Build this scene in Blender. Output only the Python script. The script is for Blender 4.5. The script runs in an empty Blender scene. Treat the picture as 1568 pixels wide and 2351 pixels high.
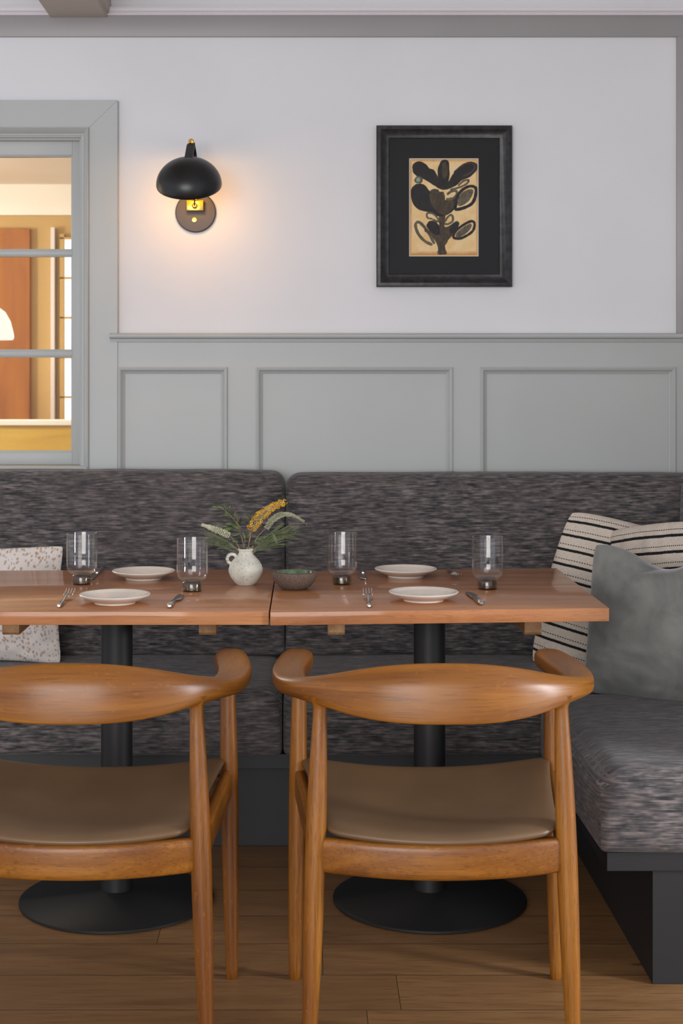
import bpy, bmesh, math, random
from mathutils import Vector, Matrix, noise as mnoise
random.seed(7)
PI = math.pi
scene = bpy.context.scene
COL = scene.collection

# ------------------------------------------------------------------ camera
# metres; x right, y away from the camera, z up.  Camera stands at the origin, eye height 1.28
F, VX, VY, EYE = 3500.0, 700.0, 870.0, 1.28
cd = bpy.data.cameras.new('camera')
cam = bpy.data.objects.new('camera', cd); COL.objects.link(cam)
cam.location = (0, 0, EYE); cam.rotation_euler = (PI/2, 0, 0)
cd.sensor_fit = 'VERTICAL'; cd.sensor_height = 36; cd.sensor_width = 24
cd.lens = F/2351*36
cd.shift_x = (784-VX)/2351; cd.shift_y = -(1175.5-VY)/2351
cd.dof.use_dof = True; cd.dof.focus_distance = 3.55; cd.dof.aperture_fstop = 9
cd.clip_start = .05
scene.camera = cam

# ------------------------------------------------------------------ light
scene.view_settings.view_transform = 'Standard'; scene.view_settings.look = 'None'
scene.view_settings.gamma = 1; scene.view_settings.use_curve_mapping = False
scene.view_settings.exposure = 1.0
w = bpy.data.worlds.new('world'); scene.world = w; w.use_nodes = True
bg = w.node_tree.nodes['Background']; bg.inputs[0].default_value = (.80, .86, 1, 1); bg.inputs[1].default_value = .46

def area(name, loc, target, sx, sy, power, color):
    l = bpy.data.lights.new(name, 'AREA'); l.shape = 'RECTANGLE'; l.size = sx; l.size_y = sy
    l.energy = power; l.color = color
    o = bpy.data.objects.new(name, l); COL.objects.link(o); o.location = loc
    o.rotation_euler = (Vector(target)-Vector(loc)).to_track_quat('-Z', 'Y').to_euler()
    return o
area('daylight_left', (-1.3, -3.1, 1.6), (.1, 4.6, 1.1), 3.8, 2.2, 104, (1, .985, .97))
area('daylight_right', (2.4, 2.4, 1.02), (.3, 3.0, .72), .32, .62, 19, (.93, .96, 1))
area('next_room_fill_left', (-4.2, 6.9, 1.35), (-.5, 7.6, 1.7), 2.2, 1.6, 12, (1, .88, .68))  # added fill from the left for ceiling and far wall, no window modelled there
pl_ = bpy.data.lights.new('next_room_fill_point', 'POINT'); pl_.energy = 36; pl_.color = (1, .93, .82); pl_.shadow_soft_size = .15  # added out-of-view fill point that lifts the ceiling, far wall and door
po_ = bpy.data.objects.new('next_room_fill_point', pl_); COL.objects.link(po_); po_.location = (-2.7, 6.9, 1.8)
area('next_room_fill_pine', (-1.7, 5.5, 2.3), (-1.7, 6.7, .8), .8, .5, 13, (1, .93, .76))  # added fill aimed at the front of the pine partition, without a fixture
scene.cycles.max_bounces = 8; scene.cycles.transparent_max_bounces = 16

# ------------------------------------------------------------------ materials
def srgb(r, g, b):
    def f(c):
        c /= 255
        return c/12.92 if c <= .04045 else ((c+.055)/1.055)**2.4
    return (f(r), f(g), f(b), 1)

class NT:
    def __init__(s, name):
        s.m = bpy.data.materials.new(name); s.m.use_nodes = True
        s.t = s.m.node_tree; s.b = s.t.nodes['Principled BSDF']
    def n(s, typ, ins=None, **kw):
        nd = s.t.nodes.new(typ)
        for k, v in kw.items(): setattr(nd, k, v)
        for k, v in (ins or {}).items():
            if isinstance(v, bpy.types.NodeSocket): s.t.links.new(v, nd.inputs[k])
            else: nd.inputs[k].default_value = v
        return nd
    def link(s, a, b): s.t.links.new(a, b)
    def coord(s, which='Object', scale=(1, 1, 1), rot=(0, 0, 0)):
        tc = s.n('ShaderNodeTexCoord')
        return s.n('ShaderNodeMapping', {'Vector': tc.outputs[which], 'Scale': scale, 'Rotation': rot}).outputs[0]
    def noise(s, vec, scale=1, detail=3, rough=.5, dist=0):
        return s.n('ShaderNodeTexNoise', {'Vector': vec, 'Scale': scale, 'Detail': detail, 'Roughness': rough, 'Distortion': dist}).outputs['Fac']
    def ramp(s, fac, stops, interp='LINEAR'):
        r = s.n('ShaderNodeValToRGB', {'Fac': fac}); cr = r.color_ramp; cr.interpolation = interp
        while len(cr.elements) < len(stops): cr.elements.new(.5)
        for e, (p, c) in zip(cr.elements, stops):
            e.position = p; e.color = c if len(c) == 4 else (*c, 1)
        return r.outputs[0]
    def math(s, op, a, b=0, c=0):
        return s.n('ShaderNodeMath', {0: a, 1: b, 2: c}, operation=op).outputs[0]
    def mix(s, fac, a, b, mode='MIX'):
        m = s.n('ShaderNodeMix', data_type='RGBA', blend_type=mode)
        for i, v in ((0, fac), (6, a), (7, b)):
            if isinstance(v, bpy.types.NodeSocket): s.link(v, m.inputs[i])
            else: m.inputs[i].default_value = v
        return m.outputs[2]
    def bump(s, h, strength=.2, dist=.002):
        bmp = s.n('ShaderNodeBump', {'Height': h, 'Strength': strength, 'Distance': dist})
        s.link(bmp.outputs[0], s.b.inputs['Normal'])
    def col(s, c):
        if isinstance(c, bpy.types.NodeSocket): s.link(c, s.b.inputs['Base Color'])
        else: s.b.inputs['Base Color'].default_value = c
    def set(s, **kw):
        for k, v in kw.items():
            k = k.replace('_', ' ')
            if isinstance(v, bpy.types.NodeSocket): s.link(v, s.b.inputs[k])
            else: s.b.inputs[k].default_value = v
        return s
    def combine(s, x, y, z):
        return s.n('ShaderNodeCombineXYZ', {0: x, 1: y, 2: z}).outputs[0]
    def sep(s, v):
        return s.n('ShaderNodeSeparateXYZ', {0: v}).outputs

K = (0, 0, 0, 1); W = (1, 1, 1, 1)

def paint(name, c, rough=.55, bump=.06, var=.04):
    t = NT(name); v = t.coord()
    n1 = t.noise(v, 2.5, 3); n2 = t.noise(v, 220, 2)
    dark = tuple(x*(1-var*2) for x in c[:3])+(1,)
    t.col(t.mix(t.ramp(n1, [(.35, K), (.65, W)]), dark, c))
    t.set(Roughness=rough); t.bump(n2, bump, .001)
    return t.m

M = {}
M['white_wall'] = paint('white_wall_paint', srgb(223, 222, 223), .7, .08, .02)
M['white_gloss'] = paint('white_trim_paint', srgb(226, 220, 222), .45, .03, .02)
M['grey'] = paint('grey_trim_paint', srgb(176, 178, 175), .42, .05, .025)
M['frieze_grey'] = paint('darker_grey_trim_paint', srgb(154, 150, 149), .42, .05, .025)
M['greige'] = paint('warm_grey_beam_paint', srgb(178, 166, 152), .5, .04, .03)
M['black_board'] = paint('black_painted_board', srgb(33, 33, 35), .5, .06, .08)

def wood_uv(name, base, dark, light, rough=.32, coat=.35, axis='UV', sc=(1, 1, 1), ray=.4, pore=.5, boards=0):
    """oak; the grain runs along the first mapped coordinate (metres)"""
    t = NT(name)
    tc = t.n('ShaderNodeTexCoord')
    if axis == 'UV': vec = tc.outputs['UV']
    else:
        o = t.sep(tc.outputs['Object'])
        vec = {'X': t.combine(o[0], o[1], o[2]), 'Y': t.combine(o[1], o[0], o[2]), 'Z': t.combine(o[2], o[0], o[1])}[axis]
    oi = t.n('ShaderNodeObjectInfo')
    vec = t.n('ShaderNodeVectorMath', {0: vec, 1: t.combine(t.math('MULTIPLY', oi.outputs['Random'], 9.0), 0.37, 0.11)}, operation='ADD').outputs[0]
    mp = lambda s_: t.n('ShaderNodeMapping', {'Vector': vec, 'Scale': s_}).outputs[0]
    broad = t.noise(mp((1.6, 14, 14)), 1, 3, .5, .6)
    rings = t.noise(mp((1.5, 60, 60)), 1, 4, .6, .9)
    pores = t.noise(mp((14, 420, 420)), 1, 3, .6)
    fleck = t.noise(mp((60, 160, 160)), 1, 2, .5, .5)
    c = t.ramp(broad, [(.30, dark), (.52, base), (.72, light)])
    c = t.mix(t.ramp(rings, [(.42, (.35, .35, .35, 1)), (.56, K)]), c, dark)
    pf = t.ramp(pores, [(.36, (pore, pore, pore, 1)), (.46, K)])
    dk = tuple(x*.45 for x in dark[:3])+(1,)
    c = t.mix(pf, c, dk)
    c = t.mix(t.ramp(fleck, [(.62, K), (.74, (ray, ray, ray, 1))]), c, light)
    if boards:            # edge-glued boards: a fine joint line and a slight change of tone from board to board
        oo = t.sep(tc.outputs['Object'])
        q = t.math('DIVIDE', t.math('ADD', oo[1], .357), boards); fr_ = t.math('FRACT', q)
        tone = t.n('ShaderNodeTexWhiteNoise', {'Vector': t.combine(t.math('FLOOR', q), 1.7, 0)}, noise_dimensions='3D').outputs[0]
        c = t.mix(t.math('MULTIPLY', tone, .45), c, dark)
        c = t.mix(t.math('MULTIPLY', t.math('LESS_THAN', fr_, .008), .65), c, dk)
    t.col(c)
    t.set(Roughness=t.math('MULTIPLY_ADD', rings, .15, rough-.07), Coat_Weight=coat, Coat_Roughness=.22)
    t.bump(t.math('SUBTRACT', rings, t.math('MULTIPLY', pores, .6)), .12, .0006)
    return t.m

OB, OD, OL = srgb(142, 86, 20), srgb(110, 61, 12), srgb(166, 108, 34)
M['oak_z'] = wood_uv('oiled_oak_upright', OB, OD, OL, .38, .12, 'Z')
M['oak_x'] = wood_uv('oiled_oak_across', OB, OD, OL, .38, .12, 'X')
M['oak_y'] = wood_uv('oiled_oak_side', OB, OD, OL, .38, .12, 'Y')
M['oak_uv'] = wood_uv('oiled_oak_rail', OB, OD, OL, .35, .0, 'UV', ray=.3, pore=.35)
M['table_wood'] = wood_uv('varnished_table_timber', srgb(184, 122, 78), srgb(156, 100, 62), srgb(200, 142, 96), .32, .42, 'X', ray=.15, pore=.3, boards=.178)
M['table_wood'].node_tree.nodes['Principled BSDF'].inputs['Specular IOR Level'].default_value = .12
M['table_wood'].node_tree.nodes['Principled BSDF'].inputs['Coat Roughness'].default_value = .08
M['brace_wood'] = wood_uv('rough_brace_timber', srgb(170, 128, 84), srgb(140, 98, 60), srgb(190, 150, 104), .6, 0, 'Y')
M['door_wood'] = wood_uv('stained_door_timber', srgb(166, 104, 20), srgb(146, 86, 14), srgb(180, 116, 28), .7, 0, 'Z', ray=.1, pore=.1)
M['pine'] = wood_uv('yellow_pine', srgb(220, 182, 74), srgb(202, 160, 58), srgb(232, 198, 96), .7, 0, 'X', ray=.1, pore=.1)

def floor_mat():
    t = NT('oak_plank_floor'); o = t.sep(t.coord())
    wv = .181
    yr = t.math('DIVIDE', t.math('SUBTRACT', o[1], 3.092), wv)
    row = t.math('FLOOR', yr); fy = t.math('FRACT', yr)
    rr = t.n('ShaderNodeTexWhiteNoise', {'Vector': t.combine(row, 3.3, 0)}, noise_dimensions='3D').outputs[0]
    xr = t.math('ADD', t.math('DIVIDE', o[0], 1.5), t.math('MULTIPLY', rr, 7.3))
    cell = t.math('FLOOR', xr); fx = t.math('FRACT', xr)
    pr = t.n('ShaderNodeTexWhiteNoise', {'Vector': t.combine(row, cell, 1)}, noise_dimensions='3D').outputs[0]
    vec = t.combine(t.math('ADD', o[0], t.math('MULTIPLY', pr, 5)), t.math('ADD', o[1], t.math('MULTIPLY', pr, 3)), 0)
    mp = lambda s_: t.n('ShaderNodeMapping', {'Vector': vec, 'Scale': s_}).outputs[0]
    br = t.noise(mp((2, 14, 1)), 1, 4, .5, 1.2); fine = t.noise(mp((9, 160, 1)), 1, 3, .6, .4)
    D_, B_, L_ = srgb(128, 91, 56), srgb(142, 103, 64), srgb(153, 114, 74)
    c = t.ramp(br, [(.3, D_), (.5, B_), (.72, L_)])
    c = t.mix(t.ramp(fine, [(.36, (.7, .7, .7, 1)), (.5, K)]), c, srgb(112, 77, 46))
    c = t.mix(t.math('MULTIPLY', pr, .35), c, D_)
    kn = t.n('ShaderNodeTexVoronoi', {'Vector': mp((1.3, 4.5, 1)), 'Scale': 1.6}).outputs['Distance']
    c = t.mix(t.ramp(kn, [(.03, (.7, .7, .7, 1)), (.07, K)]), c, srgb(60, 38, 22))
    ey = t.math('MINIMUM', fy, t.math('SUBTRACT', 1, fy))
    ex = t.math('MINIMUM', fx, t.math('SUBTRACT', 1, fx))
    gap = t.math('MAXIMUM', t.math('LESS_THAN', ey, .0065), t.math('LESS_THAN', ex, .0005))
    c = t.mix(gap, c, srgb(54, 38, 26))
    t.col(c); t.set(Roughness=t.math('MULTIPLY_ADD', fine, .15, .38))
    t.bump(t.math('SUBTRACT', t.math('MULTIPLY', fine, .2), gap), .3, .0015)
    return t.m
M['floor'] = floor_mat()

def fabric():
    t = NT('slub_weave_upholstery'); o = t.sep(t.coord())
    st = .0026
    nz = t.sep(t.n('ShaderNodeNewGeometry').outputs['True Normal'])
    top = t.math('GREATER_THAN', t.math('ABSOLUTE', nz[2]), .72)
    s_ = t.math('ADD', t.math('MULTIPLY', o[1], top), t.math('MULTIPLY', o[2], t.math('SUBTRACT', 1, top)))
    lx_ = t.math('ADD', o[0], t.math('MULTIPLY', o[1], t.math('GREATER_THAN', t.math('ABSOLUTE', nz[0]), .8)))
    row = t.math('FLOOR', t.math('DIVIDE', s_, st))
    r = t.n('ShaderNodeTexWhiteNoise', {'Vector': t.combine(row, 0, 0)}, noise_dimensions='3D').outputs[0]
    row2 = t.math('FLOOR', t.math('DIVIDE', s_, st*2.6))
    xs = t.math('ADD', t.math('MULTIPLY', lx_, 16), t.math('MULTIPLY', row, 17.31))
    a = t.noise(t.combine(xs, t.math('MULTIPLY', row, 3.7), 0), 1, 2, .6)
    b_ = t.noise(t.combine(t.math('ADD', t.math('MULTIPLY', lx_, 25), t.math('MULTIPLY', row2, 11.1)), t.math('MULTIPLY', row2, 5.3), 0), 1, 2, .5)
    broad = t.noise(t.coord(scale=(3, 5, 5)), 1, 2)
    f = t.math('ADD', t.math('MULTIPLY', a, .55), t.math('MULTIPLY', b_, .45))
    c = t.ramp(f, [(.38, srgb(52, 51, 54)), (.47, srgb(80, 77, 77)), (.54, srgb(104, 97, 95)), (.64, srgb(138, 128, 124))])
    c = t.mix(t.ramp(broad, [(.4, K), (.7, (.35, .35, .35, 1))]), c, srgb(98, 88, 85))
    # fine cross weave
    wv = t.math('MULTIPLY', t.math('SINE', t.math('MULTIPLY', o[0], 2600)), t.math('SINE', t.math('MULTIPLY', s_, 1850)))
    c = t.mix(t.math('MULTIPLY_ADD', wv, .10, .10), c, srgb(30, 29, 32))
    t.col(c); t.set(Roughness=.95, Specular_IOR_Level=.15, Sheen_Weight=.15)
    t.bump(t.math('ADD', f, t.math('MULTIPLY', wv, .1)), .35, .0010)
    return t.m
M['fabric'] = fabric()

def leather():
    t = NT('taupe_leather'); v = t.coord()
    n = t.noise(v, 260, 3); b_ = t.noise(v, 5, 3)
    t.col(t.mix(t.ramp(b_, [(.35, K), (.65, W)]), srgb(98, 74, 49), srgb(110, 84, 57)))
    t.set(Roughness=.42, Specular_IOR_Level=.5); t.bump(n, .12, .0006); return t.m
M['leather'] = leather()

def ceramic(name, c, rough=.3, coat=.3):
    t = NT(name); v = t.coord(); n = t.noise(v, 60, 3)
    t.col(t.mix(t.ramp(n, [(.3, K), (.7, (.25,.25,.25,1))]), c, tuple(x*.86 for x in c[:3])+(1,)))
    t.set(Roughness=rough, Coat_Weight=coat, Coat_Roughness=.15); return t.m
M['plate'] = ceramic('cream_stoneware', srgb(226, 214, 200), .35, .25)

def vase_mat():
    t = NT('pitted_stone_glaze'); v = t.coord()
    n = t.noise(v, 240, 4, .65); b_ = t.noise(v, 26, 4, .6)
    c = t.mix(t.ramp(b_, [(.4, K), (.65, W)]), srgb(200, 196, 180), srgb(222, 218, 204))
    spots = t.math('MULTIPLY', t.ramp(n, [(.36, W), (.44, K)]), t.ramp(b_, [(.3, W), (.6, (.25, .25, .25, 1))]))
    c = t.mix(spots, c, srgb(110, 106, 94))
    t.col(c); t.set(Roughness=.85); t.bump(n, .5, .001); return t.m
M['vase'] = vase_mat()

def clay_mat():
    t = NT('raw_brown_clay'); v = t.coord(); n = t.noise(v, 420, 3)
    t.col(t.ramp(n, [(.35, srgb(78, 62, 52)), (.6, srgb(112, 92, 80))])); t.set(Roughness=.8); t.bump(n, .4, .0008); return t.m
M['clay'] = clay_mat()
def green_glaze():
    t = NT('green_glaze'); v = t.coord(); n = t.noise(v, 40, 4)
    t.col(t.ramp(n, [(.35, srgb(40, 66, 42)), (.6, srgb(96, 124, 80))])); t.set(Roughness=.08, Coat_Weight=1); return t.m
M['green_glaze'] = green_glaze()

def metal(name, c, rough=.2):
    t = NT(name); v = t.coord(scale=(1, 1, 1)); n = t.noise(v, 120, 2)
    t.col(c); t.set(Metallic=1.0, Roughness=t.math('MULTIPLY_ADD', n, .12, rough-.05)); return t.m
M['steel'] = metal('polished_steel', srgb(200, 198, 196), .16)
M['brass'] = metal('polished_brass', srgb(232, 180, 84), .2)
def enamel(name, c, rough):
    t = NT(name); v = t.coord(); n = t.noise(v, 300, 2); t.col(c); t.set(Roughness=rough); t.bump(n, .03, .0004); return t.m
M['black_enamel'] = enamel('black_enamel', srgb(24, 23, 22), .34)
M['black_iron'] = enamel('black_powder_coat', srgb(27, 26, 26), .5)
M['bronze_plate'] = enamel('dark_lamp_plate', srgb(66, 60, 62), .45)
M['dark_foot'] = enamel('dark_glide', srgb(30, 26, 22), .6)

def glass(name, tint, ior=1.45, rough=0.0, dens=.0, refl=1.0):
    t = NT(name); t.t.nodes.remove(t.b)
    out = [n for n in t.t.nodes if n.type == 'OUTPUT_MATERIAL'][0]
    tr = t.n('ShaderNodeBsdfTransparent', {'Color': tint})
    gl = t.n('ShaderNodeBsdfGlossy', {'Color': W, 'Roughness': rough})
    fc = t.n('ShaderNodeLayerWeight', {'Blend': .5}).outputs['Facing']
    fr = t.math('MULTIPLY_ADD', t.math('POWER', fc, 5), .92, ((ior-1)/(ior+1))**2)
    v = t.coord(); nz = t.noise(v, 30, 1)
    fac = t.math('MULTIPLY', fr, t.math('MULTIPLY_ADD', nz, .1, refl))
    mx = t.n('ShaderNodeMixShader', {0: fac, 1: tr.outputs[0], 2: gl.outputs[0]})
    t.link(mx.outputs[0], out.inputs[0]); return t.m
M['glass_clear'] = glass('clear_glass', (.975, .97, .965, 1), 1.5, .02, refl=.95)
M['glass_smoke'] = glass('smoked_glass', (.74, .72, .66, 1), 1.5, .03, refl=1.1)
M['window_glass'] = glass('old_window_glass', (.96, .96, .95, 1), 1.25, .0, refl=.14)

def emit(name, c, s):
    t = NT(name); v = t.coord(); nz = t.noise(v, 1, 1)
    t.col(K); t.b.inputs['Emission Color'].default_value = c
    t.set(Emission_Strength=t.math('MULTIPLY_ADD', nz, .1*s, s*.95)); return t.m
M['bulb'] = emit('warm_bulb_glow', (1, .62, .25, 1), 3)
M['daylit_pane'] = emit('daylit_window_pane', (1, .97, .90, 1), .9)
M['lit_shade'] = emit('lit_opal_shade', (1, .93, .82, 1), .55)

def stripe_mat():
    t = NT('cream_linen_black_stripes'); u = t.sep(t.n('ShaderNodeTexCoord').outputs['UV'])
    n = t.noise(t.combine(t.math('MULTIPLY', u[0], 900), t.math('MULTIPLY', u[1], 260), 0), 1, 2)
    wob = t.noise(t.combine(t.math('MULTIPLY', u[0], 9), 0, 0), 1, 2)
    vv = t.math('ADD', u[1], t.math('MULTIPLY_ADD', wob, .006, -.003))
    p = t.math('FRACT', t.math('DIVIDE', vv, .043))
    d1 = t.math('ABSOLUTE', t.math('SUBTRACT', p, .25)); d2 = t.math('ABSOLUTE', t.math('SUBTRACT', p, .62)); d3 = t.math('ABSOLUTE', t.math('SUBTRACT', p, .88))
    edge = t.math('MULTIPLY_ADD', n, .12, .04)
    thick = t.math('LESS_THAN', d1, t.math('ADD', edge, -.01))
    dots = t.math('GREATER_THAN', t.math('SINE', t.math('MULTIPLY', u[0], 900)), -.35)
    thin = t.math('MULTIPLY', t.math('LESS_THAN', d2, .028), dots)
    s3 = t.math('MULTIPLY', t.math('LESS_THAN', d3, .035), t.math('GREATER_THAN', n, .40))
    s = t.math('MINIMUM', t.math('ADD', t.math('ADD', thick, thin), t.math('MULTIPLY', s3, .0)), 1)
    wv = t.noise(t.combine(t.math('MULTIPLY', u[0], 120), t.math('MULTIPLY', u[1], 900), 0), 1, 3)
    cream = t.ramp(wv, [(.3, srgb(188, 174, 158)), (.6, srgb(218, 205, 190))])
    t.col(t.mix(s, cream, srgb(38, 38, 38))); t.set(Roughness=.95, Specular_IOR_Level=.1)
    t.bump(t.math('ADD', wv, t.math('MULTIPLY', s, .6)), .6, .0014); return t.m
M['stripe'] = stripe_mat()
def speckle_mat():
    t = NT('cream_cloth_ochre_flecks'); u = t.sep(t.n('ShaderNodeTexCoord').outputs['UV'])
    def fl(sx, sy, off):
        v = t.n('ShaderNodeTexVoronoi', {'Vector': t.combine(t.math('MULTIPLY', u[0], sx), t.math('MULTIPLY_ADD', u[1], sy, off), off), 'Scale': 1, 'Randomness': .8})
        n = t.noise(t.combine(t.math('MULTIPLY', u[0], 340), t.math('MULTIPLY', u[1], 120), off), 1, 2)
        return t.math('LESS_THAN', t.math('ADD', v.outputs['Distance'], t.math('MULTIPLY', n, .35)), .50)
    c = t.mix(t.math('MULTIPLY', fl(100, 74, 3), .6), srgb(222, 212, 204), srgb(150, 140, 132))
    c = t.mix(t.math('MULTIPLY', fl(86, 66, 9), .65), c, srgb(176, 128, 78))
    t.col(c); t.set(Roughness=.95, Specular_IOR_Level=.1)
    t.bump(t.noise(t.combine(t.math('MULTIPLY', u[0], 700), t.math('MULTIPLY', u[1], 700), 0), 1, 2), .3, .001); return t.m
M['speckle'] = speckle_mat()
def velvet_mat():
    t = NT('grey_green_velvet'); v = t.coord(); n = t.noise(v, 7, 5, .6, .8); f = t.noise(v, 500, 2)
    t.col(t.mix(t.ramp(n, [(.35, K), (.68, W)]), srgb(112, 112, 108), srgb(140, 140, 134)))
    t.set(Roughness=.75, Sheen_Weight=.55, Sheen_Roughness=.4, Specular_IOR_Level=.15); t.bump(f, .25, .001); return t.m
M['velvet'] = velvet_mat()
def leafy(name, a, b_, rough=.5):
    t = NT(name); v = t.coord(); n = t.noise(v, 60, 3)
    t.col(t.mix(t.ramp(n, [(.35, K), (.65, W)]), a, b_)); t.set(Roughness=rough); return t.m
M['leaf'] = leafy('green_leaf', srgb(58, 74, 46), srgb(92, 106, 62))
M['needle'] = leafy('needle_leaf', srgb(88, 100, 66), srgb(126, 134, 92))
M['stem'] = leafy('brown_stem', srgb(120, 84, 62), srgb(160, 132, 96))
M['bud'] = leafy('pale_green_bud', srgb(160, 162, 132), srgb(196, 196, 166), .7)
M['yellow'] = leafy('yellow_blossom', srgb(240, 170, 12), srgb(252, 206, 44), .6)
def frame_mat():
    t = NT('dark_pewter_frame'); v = t.coord(); n = t.noise(v, 40, 5, .7)
    t.col(t.ramp(n, [(.35, srgb(30, 29, 29)), (.7, srgb(60, 58, 59))])); t.set(Roughness=.38, Metallic=.35); t.bump(n, .1, .0008); return t.m
M['frame'] = frame_mat()
M['mat_board'] = enamel('black_mat_board', srgb(17, 16, 21), .7)
M['mat_bevel'] = enamel('white_mat_bevel', srgb(225, 215, 200), .7)
def paper_mat():
    t = NT('ochre_washed_paper'); v = t.coord(); n = t.noise(v, 22, 4, .6); o = t.sep(v)
    edge = t.math('MAXIMUM', t.math('DIVIDE', t.math('ABSOLUTE', o[0]), .105), t.math('DIVIDE', t.math('ABSOLUTE', o[2]), .148))
    e = t.ramp(t.math('ADD', edge, t.math('MULTIPLY_ADD', n, .16, -.08)), [(.93, K), (1.0, (.8, .8, .8, 1))])
    c = t.ramp(n, [(.35, srgb(244, 202, 140)), (.6, srgb(252, 222, 172))])
    t.col(t.mix(e, c, srgb(206, 134, 52))); t.set(Roughness=.8); return t.m
M['paper'] = paper_mat()
def ink(name, a, b_):
    t = NT(name); n = t.noise(t.coord(scale=(1, 1, .5)), 70, 4, .7, 1.5)
    t.col(t.ramp(n, [(.35, a), (.65, b_)])); t.set(Roughness=.7); return t.m
M['ink_dark'] = ink('dark_ink', srgb(26, 24, 32), srgb(50, 43, 42))
M['ink_mid'] = ink('brown_ink_wash', srgb(58, 48, 38), srgb(92, 78, 58))
M['ink_light'] = ink('grey_ink_wash', srgb(84, 76, 66), srgb(122, 108, 88))
M['ink_blue'] = ink('pale_blue_wash', srgb(130, 160, 150), srgb(160, 186, 172))
M['tan_wall'] = paint('tan_wall_paint', srgb(200, 166, 100), .7, .05, .03)
M['cream_ceiling'] = paint('cream_paint', srgb(246, 242, 234), .7, .05, .02)

# ------------------------------------------------------------------ mesh helpers
def obj(name, bm, mat, parent=None, smooth=True, loc=None, ang=40, flat=True):
    me = bpy.data.meshes.new(name)
    bmesh.ops.recalc_face_normals(bm, faces=bm.faces[:])
    bm.to_mesh(me); bm.free()
    o = bpy.data.objects.new(name, me); COL.objects.link(o)
    for m in (mat if isinstance(mat, (list, tuple)) else [mat]): me.materials.append(m)
    if smooth:
        for p in me.polygons: p.use_smooth = True
        if flat and len(me.polygons) < 400:
            for p in me.polygons:
                if p.area > 2e-4: p.use_smooth = False
        try: me.set_sharp_from_angle(angle=math.radians(ang))
        except Exception: pass
    if parent: o.parent = parent
    if loc: o.location = loc
    return o
def thing(name, label, cat, loc=(0, 0, 0), rz=0, group=None):
    o = bpy.data.objects.new(name, None); COL.objects.link(o); o.empty_display_size = .05
    o.location = loc; o.rotation_euler = (0, 0, rz); o['label'] = label; o['category'] = cat
    if group: o['group'] = group
    return o
def tag(o, label, cat, group=None):
    o['label'] = label; o['category'] = cat
    if group: o['group'] = group
    return o
def struct(name, bm, mat, parent=None, **k):
    o = obj(name, bm, mat, parent, **k)
    if not parent: o['kind'] = 'structure'
    return o
def dup(o, loc=None, label=None, parent=None):
    c = o.copy(); COL.objects.link(c)
    if parent: c.parent = parent
    if loc is not None: c.location = loc
    if label: c['label'] = label
    for ch in [x for x in bpy.data.objects if x.parent == o]: dup(ch, parent=c)
    return c

def box(bm, x0, x1, y0, y1, z0, z1, bev=0, seg=2, mi=0):
    r = bmesh.ops.create_cube(bm, size=1)
    vs = r['verts']
    for v in vs:
        v.co = Vector((x0+(v.co.x+.5)*(x1-x0), y0+(v.co.y+.5)*(y1-y0), z0+(v.co.z+.5)*(z1-z0)))
    fs = set(f for v in vs for f in v.link_faces)
    for f in fs: f.material_index = mi
    if bev:
        es = list(set(e for v in vs for e in v.link_edges))
        bmesh.ops.bevel(bm, geom=es, offset=bev, segments=seg, affect='EDGES', profile=.5)
    return vs
def prism(bm, pts, z0, z1, bev=0, seg=2):
    """closed outline pts (x,y) extruded from z0 to z1"""
    a = [bm.verts.new((x, y, z0)) for x, y in pts]; b = [bm.verts.new((x, y, z1)) for x, y in pts]
    n = len(pts); fs = [bm.faces.new(a[::-1]), bm.faces.new(b)]
    for i in range(n): fs.append(bm.faces.new((a[i], a[(i+1) % n], b[(i+1) % n], b[i])))
    if bev:
        es = list(set(e for f in fs for e in f.edges))
        bmesh.ops.bevel(bm, geom=es, offset=bev, segments=seg, affect='EDGES', profile=.5)
def lathe(bm, prof, n=48, mi=0, c=(0, 0, 0)):
    """prof: list of (r,z); r==0 closes on the axis"""
    rings = []
    for r, z in prof:
        if r < 1e-6: rings.append([bm.verts.new((c[0], c[1], c[2]+z))])
        else: rings.append([bm.verts.new((c[0]+r*math.cos(2*PI*i/n), c[1]+r*math.sin(2*PI*i/n), c[2]+z)) for i in range(n)])
    for A, B in zip(rings, rings[1:]):
        for i in range(n):
            j = (i+1) % n
            if len(A) == 1 and len(B) == 1: continue
            if len(A) == 1: f = bm.faces.new((A[0], B[i], B[j]))
            elif len(B) == 1: f = bm.faces.new((A[i], A[j], B[0]))
            else: f = bm.faces.new((A[i], A[j], B[j], B[i]))
            f.material_index = mi
def loft(bm, rings, cap=True, uvl=None, us=None):
    """rings: lists of equally many points"""
    n = len(rings[0])
    R = [[bm.verts.new(p) for p in r] for r in rings]
    for k in range(len(R)-1):
        for i in range(n):
            j = (i+1) % n
            f = bm.faces.new((R[k][i], R[k][j], R[k+1][j], R[k+1][i]))
            if uvl:
                uu = (us[k], us[k], us[k+1], us[k+1]); vv = (i, i+1, i+1, i)
                for l, a, b in zip(f.loops, uu, vv): l[uvl].uv = (a, b*.2/n)
    if cap:
        bm.faces.new(R[0][::-1]); bm.faces.new(R[-1])
def frame_of(t):
    t = t.normalized(); up = Vector((0, 0, 1)) if abs(t.z) < .95 else Vector((0, 1, 0))
    a = t.cross(up).normalized(); b = a.cross(t).normalized()
    return a, b
def tube(bm, pts, rad, n=10, cap=True):
    pts = [Vector(p) for p in pts]; rings = []
    for i, p in enumerate(pts):
        t = pts[min(i+1, len(pts)-1)]-pts[max(i-1, 0)]
        a, b = frame_of(t); r = rad[i] if isinstance(rad, (list, tuple)) else rad
        rings.append([p+a*r*math.cos(2*PI*k/n)+b*r*math.sin(2*PI*k/n) for k in range(n)])
    loft(bm, rings, cap)
def lerp(a, b, t): return a+(b-a)*t
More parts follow.
